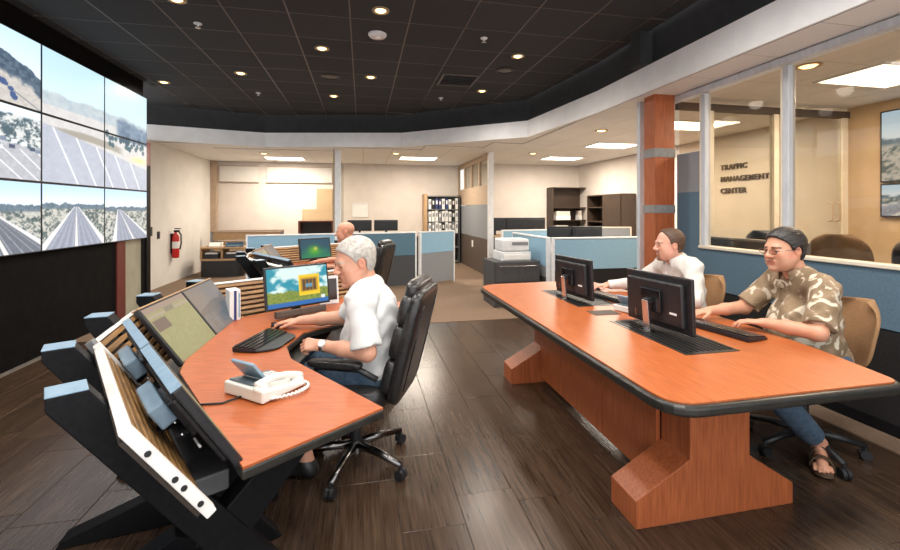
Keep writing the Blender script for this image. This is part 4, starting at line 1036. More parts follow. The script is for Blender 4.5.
# low oak screen and cluttered desk at the left back
t = thing('low_screen', 'low oak panelled screen by the left back wall', 'screen', (-2.75, 11.2, .004))
MB().bb(-.82, -.76, -.04, .04, 0, .98).bb(.78, .84, -.04, .04, 0, .98).build('post', M['grey_mid'], t)
for z0, z1 in ((.10, .50), (.51, .74), (.75, .95)): MB().bb(-.76, .78, -.03, .03, z0, z1 - .01).build('board', M['light_wood'], t)
MB().bb(-.82, .84, -.05, .05, .95, .99).build('cap', M['taupe'], t)
t = thing('printer_stand', 'round-front oak and black stand with trays by the white side wall', 'stand', (-3.05, 10.5, .004))
MB().prism(rounded([(-.44, -.32), (.46, -.32), (.46, .30), (-.44, .30)], [.2, .2, .02, .02]), .0, .36).build('base', M['black_plastic'], t)
MB().prism(rounded([(-.45, -.33), (.47, -.33), (.47, .31), (-.45, .31)], [.2, .2, .02, .02]), .36, .40).build('shelf', M['light_wood'], t)
for x in (-.42, 0, .44): MB().bb(x - .02, x + .02, -.24, .28, .40, .62).build('divider', M['light_wood'], t)
MB().prism(rounded([(-.45, -.30), (.47, -.30), (.47, .31), (-.45, .31)], [.15, .15, .02, .02]), .62, .65).build('top', M['light_wood'], t)
for x, y, wd, m, lb in ((-3.22, 10.45, .26, 'paper', 'white paper tray on the oak and black stand'), (-2.82, 10.42, .36, 'blue_panel', 'dark blue folder pile on the oak and black stand'), (-3.3, 10.7, .2, 'black_plastic', 'small black device on the oak and black stand')):
    t = thing('desk_tray', lb, 'tray', (x, y, .655), .2, 'things on the oak stand'); MB().bb(-wd / 2, wd / 2, -.14, .14, 0, .03).build('bottom', M[m], t); MB().bb(-wd / 2, wd / 2, .12, .14, .03, .09).bb(-wd / 2, -wd / 2 + .015, -.14, .12, .03, .09).bb(wd / 2 - .015, wd / 2, -.14, .12, .03, .09).build('rim', M[m], t)
for x, lb in ((-3.28, 'black bin in the left opening of the oak stand'), (-2.86, 'black bin in the right opening of the oak stand')):
    t = thing('paper_bin', lb, 'bin', (x + .02, 10.43, .405), 0, 'bins in the oak stand'); MB().bb(-.15, .15, -.2, .2, 0, .10).build('body', M['black_plastic'], t); MB().bb(-.12, .12, -.17, .17, .10, .13).build('papers', M['paper'], t)
# fire extinguisher and switch on the white side wall
t = thing('fire_extinguisher', 'red fire extinguisher hanging on the white side wall', 'extinguisher', (-3.72, 9.62, .50))
MB().lathe([(.02, 0), (.060, .01), (.065, .05), (.065, .40), (.055, .46), (.025, .50), (.025, .53)], n=20).build('cylinder', M['red'], t, smooth=True)
MB().lathe([(.0665, .20), (.0665, .34)], n=20).build('label_wrap', M['paper'], t)
MB().bb(-.03, .07, -.02, .02, .53, .57).bb(-.02, .09, -.015, .015, .59, .61).build('valve_handle', M['black_metal'], t)
MB().tube([(.05, 0, .55), (.11, -.03, .48), (.12, -.05, .30), (.10, -.06, .18)], .014, 8).build('hose', M['black_plastic'], t, smooth=True)
MB().bb(-.08, -.06, -.05, .05, .1, .5).build('bracket', M['black_metal'], t)
t = thing('wall_switch', 'black switch plate beside the black door post', 'switch', (-3.80, 9.05, .93)); MB().bb(0, .012, -.05, .05, 0, .14).build('plate', M['black_plastic'], t, bev=.003); MB().bb(.012, .02, -.02, .02, .04, .10).build('rocker', M['dark_steel'], t)

# ================================================================== PEOPLE (blended surfaces, one continuous body each)
class Field:
    def __init__(s, lo, hi, h):
        s.h = h; s.o = np.array(lo, float); s.n = np.ceil((np.array(hi) - s.o) / h).astype(int) + 1
        s.D = np.full(s.n, .08, np.float32)
        s.ax = [s.o[i] + h * np.arange(s.n[i]) for i in range(3)]
    def sl(s, lo, hi):
        a = np.maximum(np.floor((np.array(lo) - s.o) / s.h).astype(int), 0); b = np.minimum(np.ceil((np.array(hi) - s.o) / s.h).astype(int) + 1, s.n)
        if (b <= a).any(): return None
        X = s.ax[0][a[0]:b[0]][:, None, None]; Y = s.ax[1][a[1]:b[1]][None, :, None]; Z = s.ax[2][a[2]:b[2]][None, None, :]
        return (slice(a[0], b[0]), slice(a[1], b[1]), slice(a[2], b[2])), X, Y, Z
    def blend(s, S_, d, k, sub=False):
        D = s.D[S_]
        if sub:
            q = np.clip(k - np.abs(-d - D), 0, None) / k; s.D[S_] = np.maximum(D, -d) + q * q * k / 4
        else:
            q = np.clip(k - np.abs(d - D), 0, None) / k; s.D[S_] = np.minimum(D, d) - q * q * k / 4
    def cap(s, a, b, r1, r2=None, k=.02, sub=False, flat=False):
        r2 = r1 if r2 is None else r2; a = np.array(a, float); b = np.array(b, float); m = max(r1, r2) + k + 2 * s.h
        r = s.sl(np.minimum(a, b) - m, np.maximum(a, b) + m)
        if r is None: return
        S_, X, Y, Z = r; ba = b - a; L2 = max(ba @ ba, 1e-9)
        px, py, pz = X - a[0], Y - a[1], Z - a[2]
        t0 = (px * ba[0] + py * ba[1] + pz * ba[2]) / L2; t = np.clip(t0, 0, 1)
        tt = t0 if flat else t
        d = np.sqrt((px - tt * ba[0]) ** 2 + (py - tt * ba[1]) ** 2 + (pz - tt * ba[2]) ** 2) - (r1 + (r2 - r1) * t)
        if flat: d = np.maximum(d, np.maximum(-t0 - .12, t0 - 1) * math.sqrt(L2))
        s.blend(S_, d, k, sub)
    def ell(s, c, r, R=None, k=.02, sub=False):
        c = np.array(c, float); r = np.array(r, float); m = r.max() + k + 2 * s.h; g = s.sl(c - m, c + m)
        if g is None: return
        S_, X, Y, Z = g; p = [X - c[0], Y - c[1], Z - c[2]]
        if R is not None:
            R = np.array(R); p = [p[0] * R[0, i] + p[1] * R[1, i] + p[2] * R[2, i] for i in range(3)]
        k0 = np.sqrt((p[0] / r[0]) ** 2 + (p[1] / r[1]) ** 2 + (p[2] / r[2]) ** 2); k1 = np.sqrt((p[0] / r[0] ** 2) ** 2 + (p[1] / r[1] ** 2) ** 2 + (p[2] / r[2] ** 2) ** 2)
        s.blend(S_, k0 * (k0 - 1) / np.maximum(k1, 1e-6), k, sub)
    def mesh(s):
        D = s.D; n = np.array(D.shape); neg = D < 0
        c = np.zeros(n - 1, np.uint8)
        for i in (0, 1):
            for j in (0, 1):
                for k in (0, 1): c += neg[i:n[0] - 1 + i, j:n[1] - 1 + j, k:n[2] - 1 + k]
        act = (c > 0) & (c < 8); idx = np.argwhere(act); ids = np.full(n - 1, -1, np.int32); ids[act] = np.arange(len(idx))
        acc = np.zeros((len(idx), 3)); cnt = np.zeros(len(idx))
        cs = [(i, j, k) for i in (0, 1) for j in (0, 1) for k in (0, 1)]
        val = {q: D[idx[:, 0] + q[0], idx[:, 1] + q[1], idx[:, 2] + q[2]].astype(float) for q in cs}
        for q in cs:
            for ax in range(3):
                if q[ax] == 0:
                    e = list(q); e[ax] = 1; e = tuple(e); a, b = val[q], val[e]; m = (a < 0) != (b < 0)
                    t = np.where(m, a / np.where(m, a - b, 1), 0); p = np.tile(np.array(q, float), (len(idx), 1)); p[:, ax] += t
                    acc[m] += p[m]; cnt[m] += 1
        V = s.o + s.h * (idx + acc / np.maximum(cnt, 1)[:, None])
        Q = []
        for ax in range(3):
            o1, o2 = [(1, 2), (2, 0), (0, 1)][ax]
            A = [slice(1, -1)] * 3; B = [slice(1, -1)] * 3; A[ax] = slice(0, n[ax] - 1); B[ax] = slice(1, n[ax])
            a, b = neg[tuple(A)], neg[tuple(B)]; e = np.argwhere(a != b)
            if not len(e): continue
            sg = a[e[:, 0], e[:, 1], e[:, 2]]; base = e.copy()
            for q in range(3):
                if q != ax: base[:, q] += 1
            def cid(d1, d2):
                p = base.copy(); p[:, o1] -= d1; p[:, o2] -= d2; return ids[p[:, 0], p[:, 1], p[:, 2]]
            q = np.stack([cid(1, 1), cid(0, 1), cid(0, 0), cid(1, 0)], 1); q[~sg] = q[~sg][:, ::-1]; Q.append(q)
        return V, np.concatenate(Q)
def relax(V, Q, it=2, lam=.5):
    for _ in range(it):
        acc = np.zeros_like(V); cnt = np.zeros(len(V))
        for a, b in ((0, 1), (1, 2), (2, 3), (3, 0)):
            for i, j in ((a, b), (b, a)):
                cnt += np.bincount(Q[:, i], minlength=len(V))
                for c in range(3): acc[:, c] += np.bincount(Q[:, i], weights=V[Q[:, j], c], minlength=len(V))
        V = V + lam * (acc / np.maximum(cnt, 1)[:, None] - V)
    return V
def mesh_obj(name, V, Q, m, parent, color=None):
    me = bpy.data.meshes.new(name); me.vertices.add(len(V)); me.vertices.foreach_set('co', V.astype(np.float32).ravel())
    me.loops.add(Q.size); me.loops.foreach_set('vertex_index', Q.astype(np.int32).ravel())
    me.polygons.add(len(Q)); me.polygons.foreach_set('loop_start', np.arange(0, Q.size, 4, dtype=np.int32)); me.polygons.foreach_set('use_smooth', np.ones(len(Q), bool))
    me.update(calc_edges=True)
    if color is not None:
        a = me.color_attributes.new('Col', 'FLOAT_COLOR', 'POINT'); a.data.foreach_set('color', np.concatenate([color, np.ones((len(V), 1))], 1).astype(np.float32).ravel())
    me.materials.append(m); o = bpy.data.objects.new(name, me); COL.objects.link(o); o.parent = parent
    return o
def nrm(v): v = np.array(v, float); return v / max(np.linalg.norm(v), 1e-9)
def perp(v, d): v = np.array(v, float); return nrm(v - d * (v @ d))
def hand(F, wr, d, palm, thumb, curl, spread=.5, s=1.0, tcurl=.3):
    """palm: direction the palm faces; thumb: direction to the thumb side"""
    d = nrm(d); palm = perp(palm, d); th = nrm(thumb - d * (np.array(thumb) @ d)); th = nrm(th - palm * (th @ palm))
    wr = np.array(wr, float); F.cap(wr - d * .03, wr + d * .015, .026 * s, .024 * s, .012)
    offs = [.030, .010, -.010, -.029]; L = [(.040, .024, .020), (.044, .028, .021), (.041, .026, .020), (.032, .019, .018)]; ml = [.088, .090, .085, .077]
    for i in range(4):
        k0 = wr + d * .012 + th * offs[i] * .55 * s; kn = wr + d * ml[i] * s + th * offs[i] * s
        F.cap(k0, kn, .0135 * s, .0105 * s, .014)
        p = kn; c = curl[i]; fd = nrm(d + th * offs[i] * spread * 6)
        for j, (l, r) in enumerate(zip(L[i], (.0092, .0084, .0074))):
            ang = c * (.6, 1.0, .8)[j]; cur = sum((c * (.6, 1.0, .8)[q]) for q in range(j + 1))
            v = fd * math.cos(cur) + palm * math.sin(cur); e = p + v * l * s; F.cap(p, e, r * s, (r - .0007) * s, .003); p = e
    b = wr + d * .016 + th * .020 * s; p = b
    for l, r, a, c in ((.042, .0135, .75, .25), (.032, .0105, .45, .35), (.026, .0092, .25, .45)):
        v = nrm(d * math.cos(a) + th * math.sin(a) * (1 - tcurl * .6) + palm * c * (tcurl + .5)); e = p + v * l * s; F.cap(p, e, r * s, (r - .001) * s, .006); p = e
def head_frame(pos, az, pitch, roll):
    R = (Matrix.Rotation(az, 3, 'Z') @ Matrix.Rotation(pitch, 3, 'Y') @ Matrix.Rotation(roll, 3, 'X'))
    return np.array(R), np.array(pos, float)
def head_prims(F, R, c, s, fat=1.0, nose=1.0):
    def P(*p): return c + R @ (np.array(p) * s)
    E = lambda p, r, k=.02, sub=False: F.ell(P(*p), np.array(r) * s, R, k * s, sub)
    K = lambda a, b, r1, r2=None, k=.015, sub=False: F.cap(P(*a), P(*b), r1 * s, (r2 if r2 is not None else r1) * s, k * s, sub)
    E((-.014, 0, .034), (.099, .077, .087)); E((.028, 0, -.028), (.062, .062 * fat, .084), .03)
    E((.044, 0, -.084), (.043, .046 * fat, .033), .03)
    for y in (-1, 1):
        K((-.008, y * .054 * fat, -.040), (.050, y * .026 * fat, -.094), .021, .019, .025)
        E((.054, y * .036 * fat, -.024), (.030, .025, .027), .025)
        E((.040, y * .034 * fat, -.062), (.036, .028 * fat, .032), .03)
    K((.080, -.030, .022), (.080, .030, .022), .013, .013, .02)
    for y in (-1, 1): E((.099, y * .032, .002), (.016, .017, .012), .010, True)
    K((.088, 0, .014), (.112, 0, -.024), .008 * nose, .0115 * nose, .012); E((.113, 0, -.027), (.012 * nose, .012 * nose, .011), .008)
    for y in (-1, 1): E((.102, y * .013, -.030), (.012, .0085, .009), .006)
    K((.088, -.020, -.058), (.088, .020, -.058), .009, .009, .008); K((.085, -.017, -.073), (.085, .017, -.073), .0095, .0095, .008)
    K((.100, -.024, -.0655), (.100, .024, -.0655), .004, .004, .004, True)
    E((.080, 0, -.102), (.022, .026, .019), .015)
    for y in (-1, 1):
        K((.0875, y * .019, .0095), (.0825, y * .046, .0065), .0062, .0056, .004); K((.0865, y * .020, -.0080), (.082, y * .044, -.0075), .0055, .005, .004)
        E((-.010, y * .079, -.006), (.020, .009, .029), .006); E((-.005, y * .087, -.004), (.010, .006, .016), .005, True)
    return P
def person(label, root, az, J, shirt, sleeve, pants, skin, hair=None, h=.005, headdir=0., pitch=0., roll=0., hs=1.0, fat=1.0, belly=.0, hands=True, feats=None, shoes='shoe', low=True, bald_tone=None):
    """joints in room axes; everything built in the person's own axes (x forward, y left)"""
    t = thing('person', label, 'person', root, az)
    Ri = np.array(Matrix.Rotation(-az, 3, 'Z')); r0 = np.array(root, float)
    L = {k: Ri @ (np.array(v, float) - r0) for k, v in J.items() if len(v) == 3}
    D = lambda v: Ri @ np.array(v, float)
    pts = np.array(list(L.values())); lo = pts.min(0) - .24; hi = pts.max(0) + .24; lo[2] = max(lo[2], -.03); hi[2] = L['head'][2] + .16 * hs
    F = Field(lo, hi, h)
    tor = nrm(L['chest'] - L['hip']); lat = perp(L['shL'] - L['shR'], tor); fwd = np.cross(lat, tor); RT = np.stack([fwd, lat, tor], 1)
    mid = (L['hip'] + L['chest']) / 2
    def torso(F, g):
        F.ell(L['hip'], np.array((.135, .175, .13)) + g, RT, .06); F.ell(mid + fwd * (.02 + belly), np.array((.125 + belly, .155 + belly * .6, .20)) + g, RT, .08)
        F.ell(L['chest'], np.array((.118, .165, .175)) + g, RT, .08)
        F.cap(L['shL'] * .93 + L['shR'] * .07, L['shR'] * .93 + L['shL'] * .07, .070 + g, k=.06)
        for q in ('shL', 'shR'): F.cap(L['neck'] + np.array((0, 0, -.01)), L[q] * .75 + L['neck'] * .25 + np.array((0, 0, .012)), .050 + g, .050 + g, .05)
    torso(F, -.010)
    for q in 'LR':
        F.cap(L['sh' + q], L['el' + q], .052, .043, .03); F.cap(L['el' + q], L['wr' + q] * .55 + L['el' + q] * .45, .045, .038, .02); F.cap(L['wr' + q] * .55 + L['el' + q] * .45, L['wr' + q], .038, .0265, .02)
        if hands: hand(F, L['wr' + q], D(J['hd' + q][0]), D(J['hd' + q][1]), D(J['hd' + q][2]), J['hd' + q][3], tcurl=J['hd' + q][4])
        if low:
            F.cap(L['hip'] + lat * (.09 if q == 'L' else -.09), L['kn' + q], .075, .055, .04); F.cap(L['kn' + q], L['an' + q], .055, .036, .03)
            fd = D(J['ft' + q]); a = L['an' + q]
            F.cap(a, a * 1.0 - fd * .03 + np.array((0, 0, -.05)), .036, .034, .02); F.cap(a + np.array((0, 0, -.035)), a + fd * .15 + np.array((0, 0, -.068)), .036, .026, .02)
            sd = np.cross(np.array((0, 0, 1.)), fd)
            for i in range(5): F.cap(a + fd * .135 + sd * (i - 2) * .017 + np.array((0, 0, -.070)), a + fd * (.195 - .012 * abs(i - 1.2)) + sd * (i - 2) * .019 + np.array((0, 0, -.076)), .0105, .0095, .003)
    R, hc = head_frame(L['head'], headdir, pitch, roll)
    F.cap(L['neck'] + np.array((0, 0, -.04)), hc + R @ np.array((-.028, 0, -.06)) * hs, .060 * fat, .056 * fat, .025)
    P = head_prims(F, R, hc, hs, fat)
    V, Q = F.mesh(); V = relax(V, Q, 1, .35)
    hl = ((V - hc) @ R) / hs; x, y, z = hl.T; C = np.tile(np.array(skin), (len(V), 1))
    n = vnoise(V[:, 0] + V[:, 2] * .7 + 3, V[:, 1] + V[:, 2] * .4 + 3, 28, 77)[:, None]; C = C * (.94 + .12 * n)
    isH = (np.abs(x) < .16) & (np.abs(y) < .12) & (np.abs(z) < .15)
    def paint(m, c, a=1.0): C[m & isH] = C[m & isH] * (1 - a) + np.array(c) * a
    paint((((x - .055) / .035) ** 2 + ((np.abs(y) - .040) / .024) ** 2 + ((z + .030) / .026) ** 2) < 1, np.array(skin) * np.array((1.0, .80, .76)), .55)
    paint((x > .10) & (np.abs(y) < .018) & (np.abs(z + .026) < .016), np.array(skin) * np.array((1.0, .80, .76)), .5)
    paint((x > .078) & (np.abs(y) < .025) & (np.abs(z + .0655) < .0125), np.array(skin) * np.array((.82, .55, .52)), .8)
    paint((np.abs(y) > .072) & (np.abs(z + .005) < .035), np.array(skin) * np.array((1.0, .74, .70)), .5)
    f = feats or {}
    if 'brow' in f: paint((x > .068) & (np.abs(np.abs(y) - .033) < .021) & (np.abs(z - .0235 + .12 * np.abs(np.abs(y) - .028)) < .0052), f['brow'], .85)
    if 'goatee' in f: paint((x > .055) & (np.abs(y) < .030) & (z < -.044) & (z > -.125) & ~((np.abs(y) < .022) & (np.abs(z + .066) < .010)), f['goatee'], .8)
    if 'stubble' in f: paint((z < -.040) & (x > -.01), f['stubble'], .22)
    mesh_obj('body', V, Q, M['skin'], t, np.clip(C, 0, 1))
    # shirt
    G = Field((lo[0], lo[1], L['hip'][2] - .17), (hi[0], hi[1], L['neck'][2] + .16), max(h, .007)); torso(G, .010)
    for q in 'LR':
        a, e, w_ = L['sh' + q], L['el' + q], L['wr' + q]
        if sleeve == 'short': G.cap(a, a + (e - a) * .90, .068, .077, .03, flat=True)
        else: G.cap(a, e, .066, .058, .04); G.cap(e, w_ + (w_ - e) * -.02, .056, .040, .03, flat=True)
    I = np.nonzero(np.abs(G.D) < .03); X, Y, Z = (G.ax[i][I[i]] for i in range(3))
    G.D[I] += (.0045 * np.sin(31 * X + 22 * Z + 3 * np.sin(17 * Y)) * np.sin(19 * Z - 23 * Y) + .0030 * np.sin(55 * Z + 30 * X + 2 * np.sin(33 * Y))).astype(np.float32)
    nk = L['neck']; nd = nrm(hc - nk)
    G.cap(nk + nd * .035 + fwd * .022, nk + nd * .14 + fwd * .03, .050 * fat, .085, .012, sub=True); G.cap(nk + nd * .02 + fwd * .07, nk + fwd * .115 - tor * .05, .030, .006, .01, sub=True)
    V, Q = G.mesh(); sh = mesh_obj('shirt', V, Q, shirt, t)
    # collar: two flaps folded down around the neck
    cm = MB(); nseg = 20
    rows = []
    for i in range(nseg + 1):
        a = -2.55 + 5.1 * i / nseg; ca, sa = -math.cos(a), math.sin(a)
        front = max(0, -math.cos(a)) ** 1.5
        base = nk + nd * (.028 - .030 * front) + fwd * (ca * .070 * fat + .012 + .012 * front) + lat * sa * .068 * fat
        up = base + nd * .028 - (fwd * ca + lat * sa) * .006
        out = base + (fwd * ca + lat * sa) * .016 - nd * (.012 + .034 * front) + fwd * .016 * front
        rows.append((base, up, out))
    vs = []
    for b_, u_, o_ in rows:
        m_ = u_ + (o_ - b_) * .35 + nd * .002
        vs += [Vector(b_), Vector(u_), Vector(m_), Vector(o_), Vector(o_ - nd * .003 - (m_ - u_) * .3)]
    fs = [(5 * i + j, 5 * i + j + 1, 5 * (i + 1) + j + 1, 5 * (i + 1) + j) for i in range(nseg) for j in range(4)]
    co = cm.add(vs, fs).build('collar', shirt, t, smooth=True); so_ = co.modifiers.new('s', 'SOLIDIFY'); so_.thickness = .004
    co.modifiers.new('ss', 'SUBSURF').levels = 1
    for i in range(4):
        p = L['chest'] + tor * (.10 - .075 * i) + fwd * (.135 + (belly * 1.2 if i > 1 else belly * .4) + .006 * i)
        MB().ell(p, (.005, .0055, .0055), 8, 5).build('button', M['paper'] if shirt in (M['white_shirt'], M['shirt_cream']) else M['brown_panel'], sh, smooth=True)
    # trousers and shoes
    if low:
        G = Field(lo, (hi[0], hi[1], L['hip'][2] + .2), .010); G.ell(L['hip'] - tor * .03, (.150, .185, .13), RT, .05)
        for q in 'LR':
            hp = L['hip'] + lat * (.09 if q == 'L' else -.09); kn, an = L['kn' + q], L['an' + q]
            G.cap(hp, kn, .092, .072, .05); G.cap(kn, an + (kn - an) * .16, .072, .062, .04, flat=True)
        I = np.nonzero(np.abs(G.D) < .03); X, Y, Z = (G.ax[i][I[i]] for i in range(3))
        G.D[I] += (.003 * np.sin(40 * X + 30 * Z) * np.sin(35 * Y - 28 * Z)).astype(np.float32)
        V, Q = G.mesh(); mesh_obj('trousers', V, Q, pants, t)
        for q in 'LR':
            a = L['an' + q]; fd = D(J['ft' + q]); sd = np.cross(np.array((0, 0, 1.)), fd); g = a.copy(); 
            if shoes == 'shoe':
                G = Field(a - .26, a + .26, .008); G.cap(a + np.array((0, 0, -.02)), a - fd * .03 + np.array((0, 0, -.06)), .046, .042, .02); G.cap(a + np.array((0, 0, -.05)), a + fd * .19 + np.array((0, 0, -.068)), .044, .034, .03)
                V, Q = G.mesh(); mesh_obj('shoe', V, Q, M['shoe'], t)
            else:
                z0 = a[2] - .089
                pr = [(-.075, -.030), (.0, -.034), (.12, -.050), (.19, -.038), (.205, 0), (.19, .042), (.12, .050), (0, .034), (-.075, .030)]
                mb = MB(); mb.T = Matrix(((fd[0], sd[0], 0, a[0]), (fd[1], sd[1], 0, a[1]), (0, 0, 1, z0), (0, 0, 0, 1)))
                mb.prism(rounded(pr, .015, 3), -.012, .006); s1 = mb.build('sandal', M['sandal'], t)
                for x0, zz, wd in ((.115, .062, .052), (.035, .088, .042)):
                    vs = []; k_ = 10
                    for i in range(k_ + 1):
                        an_ = math.pi * i / k_
                        for e in (-.016, .016): vs.append(Vector(a + fd * (x0 + e) + sd * (wd * math.cos(an_)) + np.array((0, 0, z0 - a[2] + zz * math.sin(an_) + .0))))
                    st = MB().add(vs, [(2 * i, 2 * i + 1, 2 * i + 3, 2 * i + 2) for i in range(k_)]).build('strap', M['sandal'], s1); st.modifiers.new('s', 'SOLIDIFY').thickness = .005
    # eyes
    Rm = Matrix(R.tolist())
    for y in (-1, 1):
        e = MB().ell(P(.0765, y * .032, .001), (.0122 * hs,) * 3, 14, 10).build('eye', M['eye'], t, smooth=True)
        MB().ell(P(.0850, y * .0325 + .0, .0), (.0050 * hs, .0072 * hs, .0068 * hs), 10, 8, Rm).build('iris', M['iris'], e, smooth=True)
    # hair
    if hair:
        m_h, cut, amp, inf = hair
        Hf = Field((-.16, -.125, -.15), (.14, .125, .17), .004); Hf.ell((-.016, 0, .036), np.array((.102, .081, .090)) + inf, None, .01); Hf.ell((-.030, 0, -.012), np.array((.072, .072, .075)) + inf * .7, None, .02)
        X, Y, Z = Hf.ax[0][:, None, None], Hf.ax[1][None, :, None], Hf.ax[2][None, None, :]
        an_ = np.arctan2(Z - .03, np.abs(Y) + .02)
        Hf.D -= (.0035 * np.clip((X - .02) / .06, 0, 1) * np.clip((Z - .06) / .03, 0, 1)).astype(np.float32)
        Hf.D += (amp * (.6 * np.sin(46 * an_ + 2.5 * np.sin(24 * X + 2)) + .5 * np.sin(23 * an_ + 14 * X + 1.7 * np.sin(31 * X)))).astype(np.float32)
        Hf.D = np.maximum(Hf.D, cut(X, np.abs(Y), Z).astype(np.float32))
        V, Q = Hf.mesh(); V = relax(V, Q, 1, .3); V = (V * hs) @ R.T + hc; mesh_obj('hair', V, Q, m_h, t)
    return t, P, R, L
def cut_full(X, Y, Z):     # full head of hair, swept back from the forehead
    lim = np.interp(Z, [-.10, -.035, -.022, .015, .040, .060, .085, .12], [-.055, -.035, .010, .026, .036, .054, .080, .105])
    ear = .027 - np.sqrt((X + .010) ** 2 + ((Z + .012) * .8) ** 2)
    return np.maximum(np.maximum(X - lim, ear), -(Z + .078)) + 0 * Y
def cut_receding(X, Y, Z):
    lim = np.interp(Z, [-.10, -.035, -.022, .015, .040, .070, .095, .14], [-.055, -.035, .006, .018, .022, .034, .046, .050])
    ear = .027 - np.sqrt((X + .010) ** 2 + ((Z + .012) * .8) ** 2)
    return np.maximum(np.maximum(X - lim, ear), -(Z + .074)) + 0 * Y
def shirt_leaf():
    m = mat('leaf_print_cotton', (.2, .14, .08), .85); nt = m.node_tree; N = nt.nodes; K_ = nt.links; b = N['Principled BSDF']
    tc = N.new('ShaderNodeTexCoord'); n1 = N.new('ShaderNodeTexNoise'); n1.inputs['Scale'].default_value = 9; n1.inputs['Detail'].default_value = 3
    n2 = N.new('ShaderNodeTexNoise'); n2.inputs['Scale'].default_value = 10; n2.inputs['Detail'].default_value = 2; n2.inputs['Distortion'].default_value = 1.6
    r1 = N.new('ShaderNodeValToRGB'); e = r1.color_ramp.elements; e[0].position = .38; e[0].color = (.175, .118, .066, 1); e[1].position = .60; e[1].color = (.31, .215, .13, 1)
    r2 = N.new('ShaderNodeValToRGB'); e = r2.color_ramp.elements; e[0].position = .54; e[0].color = (0, 0, 0, 1); e[1].position = .62; e[1].color = (1, 1, 1, 1)
    mx = N.new('ShaderNodeMix'); mx.data_type = 'RGBA'; mx.inputs[7].default_value = (.62, .54, .42, 1)
    K_.new(tc.outputs['Object'], n1.inputs[0]); K_.new(tc.outputs['Object'], n2.inputs[0]); K_.new(n1.outputs[0], r1.inputs[0]); K_.new(n2.outputs[0], r2.inputs[0])
    K_.new(r2.outputs[0], mx.inputs[0]); K_.new(r1.outputs[0], mx.inputs[6]); K_.new(mx.outputs[2], b.inputs['Base Color'])
    return m
DOWN = (0, 0, -1)
# --- silver-haired man at the near console
def s3(r, f, z): return tuple(S(r, f, z))
def sd3(r, f, z=0.): return tuple(S(r, f, 0) + Vector((0, 0, z)))
az1 = SD(-.99, .12)
J1 = dict(hip=s3(-.40, 2.47, .57), chest=s3(-.425, 2.44, .885), neck=s3(-.465, 2.42, 1.065), head=s3(-.53, 2.37, 1.195),
          shL=s3(-.470, 2.235, .995), elL=s3(-.42, 2.16, .755), wrL=s3(-.675, 2.24, .765), shR=s3(-.50, 2.60, .985), elR=s3(-.655, 2.685, .805), wrR=s3(-.93, 2.65, .790),
          hdL=(sd3(-.98, .10, .05), sd3(.1, .6, -.75), sd3(-.2, .6, .7), (1.15, 1.2, 1.2, 1.2), 1.0), hdR=(sd3(-.99, .05, -.05), DOWN, sd3(.05, -1), (.35, .30, .32, .38), .2),
          knL=s3(-.84, 2.36, .56), knR=s3(-.86, 2.60, .56), anL=s3(-.80, 2.36, .10), anR=s3(-.84, 2.60, .10), ftL=sd3(-1, 0), ftR=sd3(-1, 0))
t, P, R, L = person('silver-haired man in a white polo shirt sitting at the near console', (*S(-.40, 2.47)[:2], 0), az1, J1, M['white_shirt'], 'short', M['jeans'], (.64, .325, .215), (M['hair_grey'], cut_full, .0011, .005), headdir=SD(-.86, -.50) - az1, pitch=math.radians(15), hs=1.07, fat=1.06, belly=.03, feats=dict(brow=(.5, .42, .36)))
wv = (L['wrL'] - L['elL']); wv = wv / np.linalg.norm(wv); wc_ = L['wrL'] - wv * .012
wt_ = MB().cyl(wc_ - wv * .011, wc_ + wv * .011, .0335, n=20).build('watch_strap', M['chrome'], t, smooth=True)
MB().cyl(wc_ + np.array((0, .026, .020)), wc_ + np.array((0, .033, .026)), .018, n=16).build('watch_face', M['paper'], wt_)
# --- bald man at the rear console
sh2 = (-.825, 3.12)
J2 = {}
for k, v in J1.items():
    J2[k] = tuple(Vector(v) + S(*sh2)) if (len(v) == 3 and not k.startswith('ft')) else v
t, P, R, L = person('bald man behind the silver-haired man, facing the rear console', (*(S(-.40, 2.47) + S(*sh2))[:2], 0), az1, J2, M['grey_dark'], 'short', M['trousers'], (.62, .295, .195), None, h=.007, headdir=SD(-.97, -.15) - az1, pitch=.10, hs=1.08, fat=1.08, belly=.03, feats=dict(brow=(.4, .25, .18)))
# --- man in the leaf-print shirt at the near end of the table
az3 = face((-.95, .22))
def v3(x, y, z=0.): return (x, y, z)
J3 = dict(hip=v3(2.77, 2.11, .56), chest=v3(2.745, 2.145, .90), neck=v3(2.695, 2.17, 1.075), head=v3(2.615, 2.205, 1.23),
          shL=v3(2.635, 1.975, 1.01), elL=v3(2.452, 1.875, .805), wrL=v3(2.375, 2.125, .800), shR=v3(2.755, 2.365, 1.015), elR=v3(2.56, 2.44, .815), wrR=v3(2.30, 2.455, .800),
          hdL=(v3(-.55, .82, -.06), DOWN, v3(.8, .5, 0), (.35, .4, .42, .45), .3), hdR=(v3(-.97, .05, -.06), DOWN, v3(-.05, -1, 0), (.35, .4, .42, .45), .3),
          knL=v3(2.13, 1.885, .53), knR=v3(2.16, 2.30, .53), anL=v3(2.625, 2.0, .115), anR=v3(2.45, 2.40, .10), ftL=v3(-.73, -.68), ftR=v3(-.95, -.2))
t, P, R, L = person('dark-haired man with glasses in a brown leaf-print shirt at the near table end', (2.77, 2.11, 0), az3, J3, shirt_leaf(), 'short', M['jeans'], (.60, .295, .185), (M['hair_black'], cut_full, .0016, .009), headdir=face((-.995, .06)) - az3, pitch=math.radians(5), hs=1.08, fat=1.10, belly=.055, feats=dict(brow=(.03, .02, .015), stubble=(.25, .16, .12)), shoes='sandal')
g = MB()
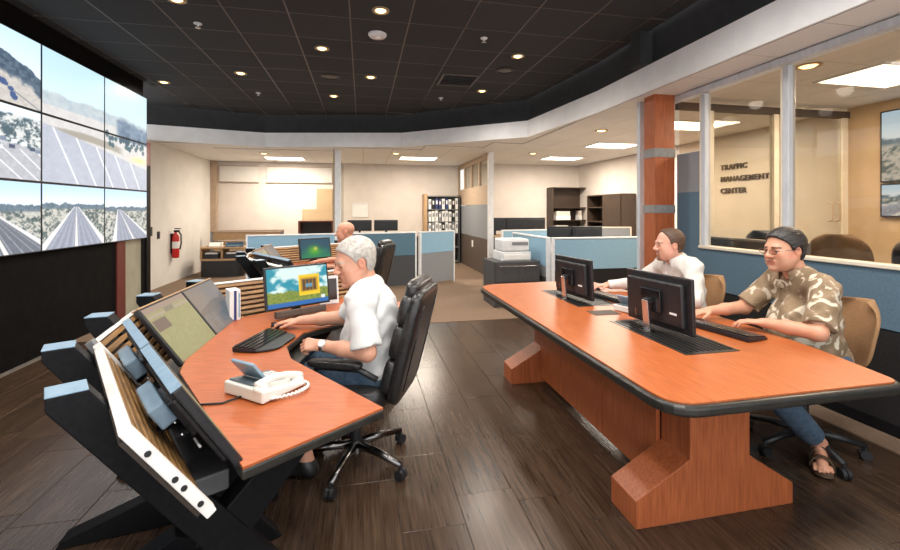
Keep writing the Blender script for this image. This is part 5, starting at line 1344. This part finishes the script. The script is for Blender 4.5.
for y in (-1, 1):
    pts = [P(.108, y * (.034 + .024 * math.cos(a)), .000 + .017 * math.sin(a)) for a in [2 * math.pi * i / 16 for i in range(17)]]
    g.tube(pts, .0016, 6, cap=False); g.tube([P(.106, y * .058, .006), P(.05, y * .083, .008), P(-.012, y * .087, .010)], .0018, 6)
g.tube([P(.109, -.010, .004), P(.113, 0, .007), P(.109, .010, .004)], .0016, 6)
gl = g.build('glasses', M['dark_chrome'], t, smooth=True)
for y in (-1, 1):
    MB().add([P(.108, y * .034, 0)] + [P(.108, y * (.034 + .023 * math.cos(a)), .016 * math.sin(a)) for a in [2 * math.pi * i / 16 for i in range(16)]], [(0, i + 1, (i + 1) % 16 + 1) for i in range(16)]).build('lens', glass_mat('spectacle_lens', (.80, .72, .68)), gl)
# --- man with the goatee at the far end of the table
az4 = face((-.97, .12))
J4 = dict(hip=v3(2.67, 3.05, .56), chest=v3(2.61, 3.045, .89), neck=v3(2.545, 3.045, 1.065), head=v3(2.47, 3.055, 1.195),
          shL=v3(2.52, 2.85, 1.02), elL=v3(2.43, 2.73, .81), wrL=v3(2.215, 2.945, .800), shR=v3(2.58, 3.24, 1.02), elR=v3(2.455, 3.45, .82), wrR=v3(2.20, 3.51, .795),
          hdL=(v3(-.85, .5, -.06), DOWN, v3(.5, .85, 0), (.35, .4, .42, .45), .3), hdR=(v3(-.98, .05, -.04), DOWN, v3(-.05, -1, 0), (.3, .32, .35, .4), .2),
          knL=v3(2.20, 2.92, .54), knR=v3(2.20, 3.20, .54), anL=v3(2.30, 2.92, .10), anR=v3(2.30, 3.20, .10), ftL=v3(-1, 0), ftR=v3(-1, 0))
t, P, R, L = person('man with a goatee in a white dress shirt at the far table end', (2.67, 3.05, 0), az4, J4, M['shirt_cream'], 'long', M['trousers'], (.64, .335, .235), (M['hair_brown'], cut_receding, .0012, .005), h=.0055, headdir=face((-.95, .25)) - az4, pitch=math.radians(4), hs=1.05, fat=1.06, belly=.03, feats=dict(brow=(.12, .06, .03), goatee=(.16, .075, .04)))
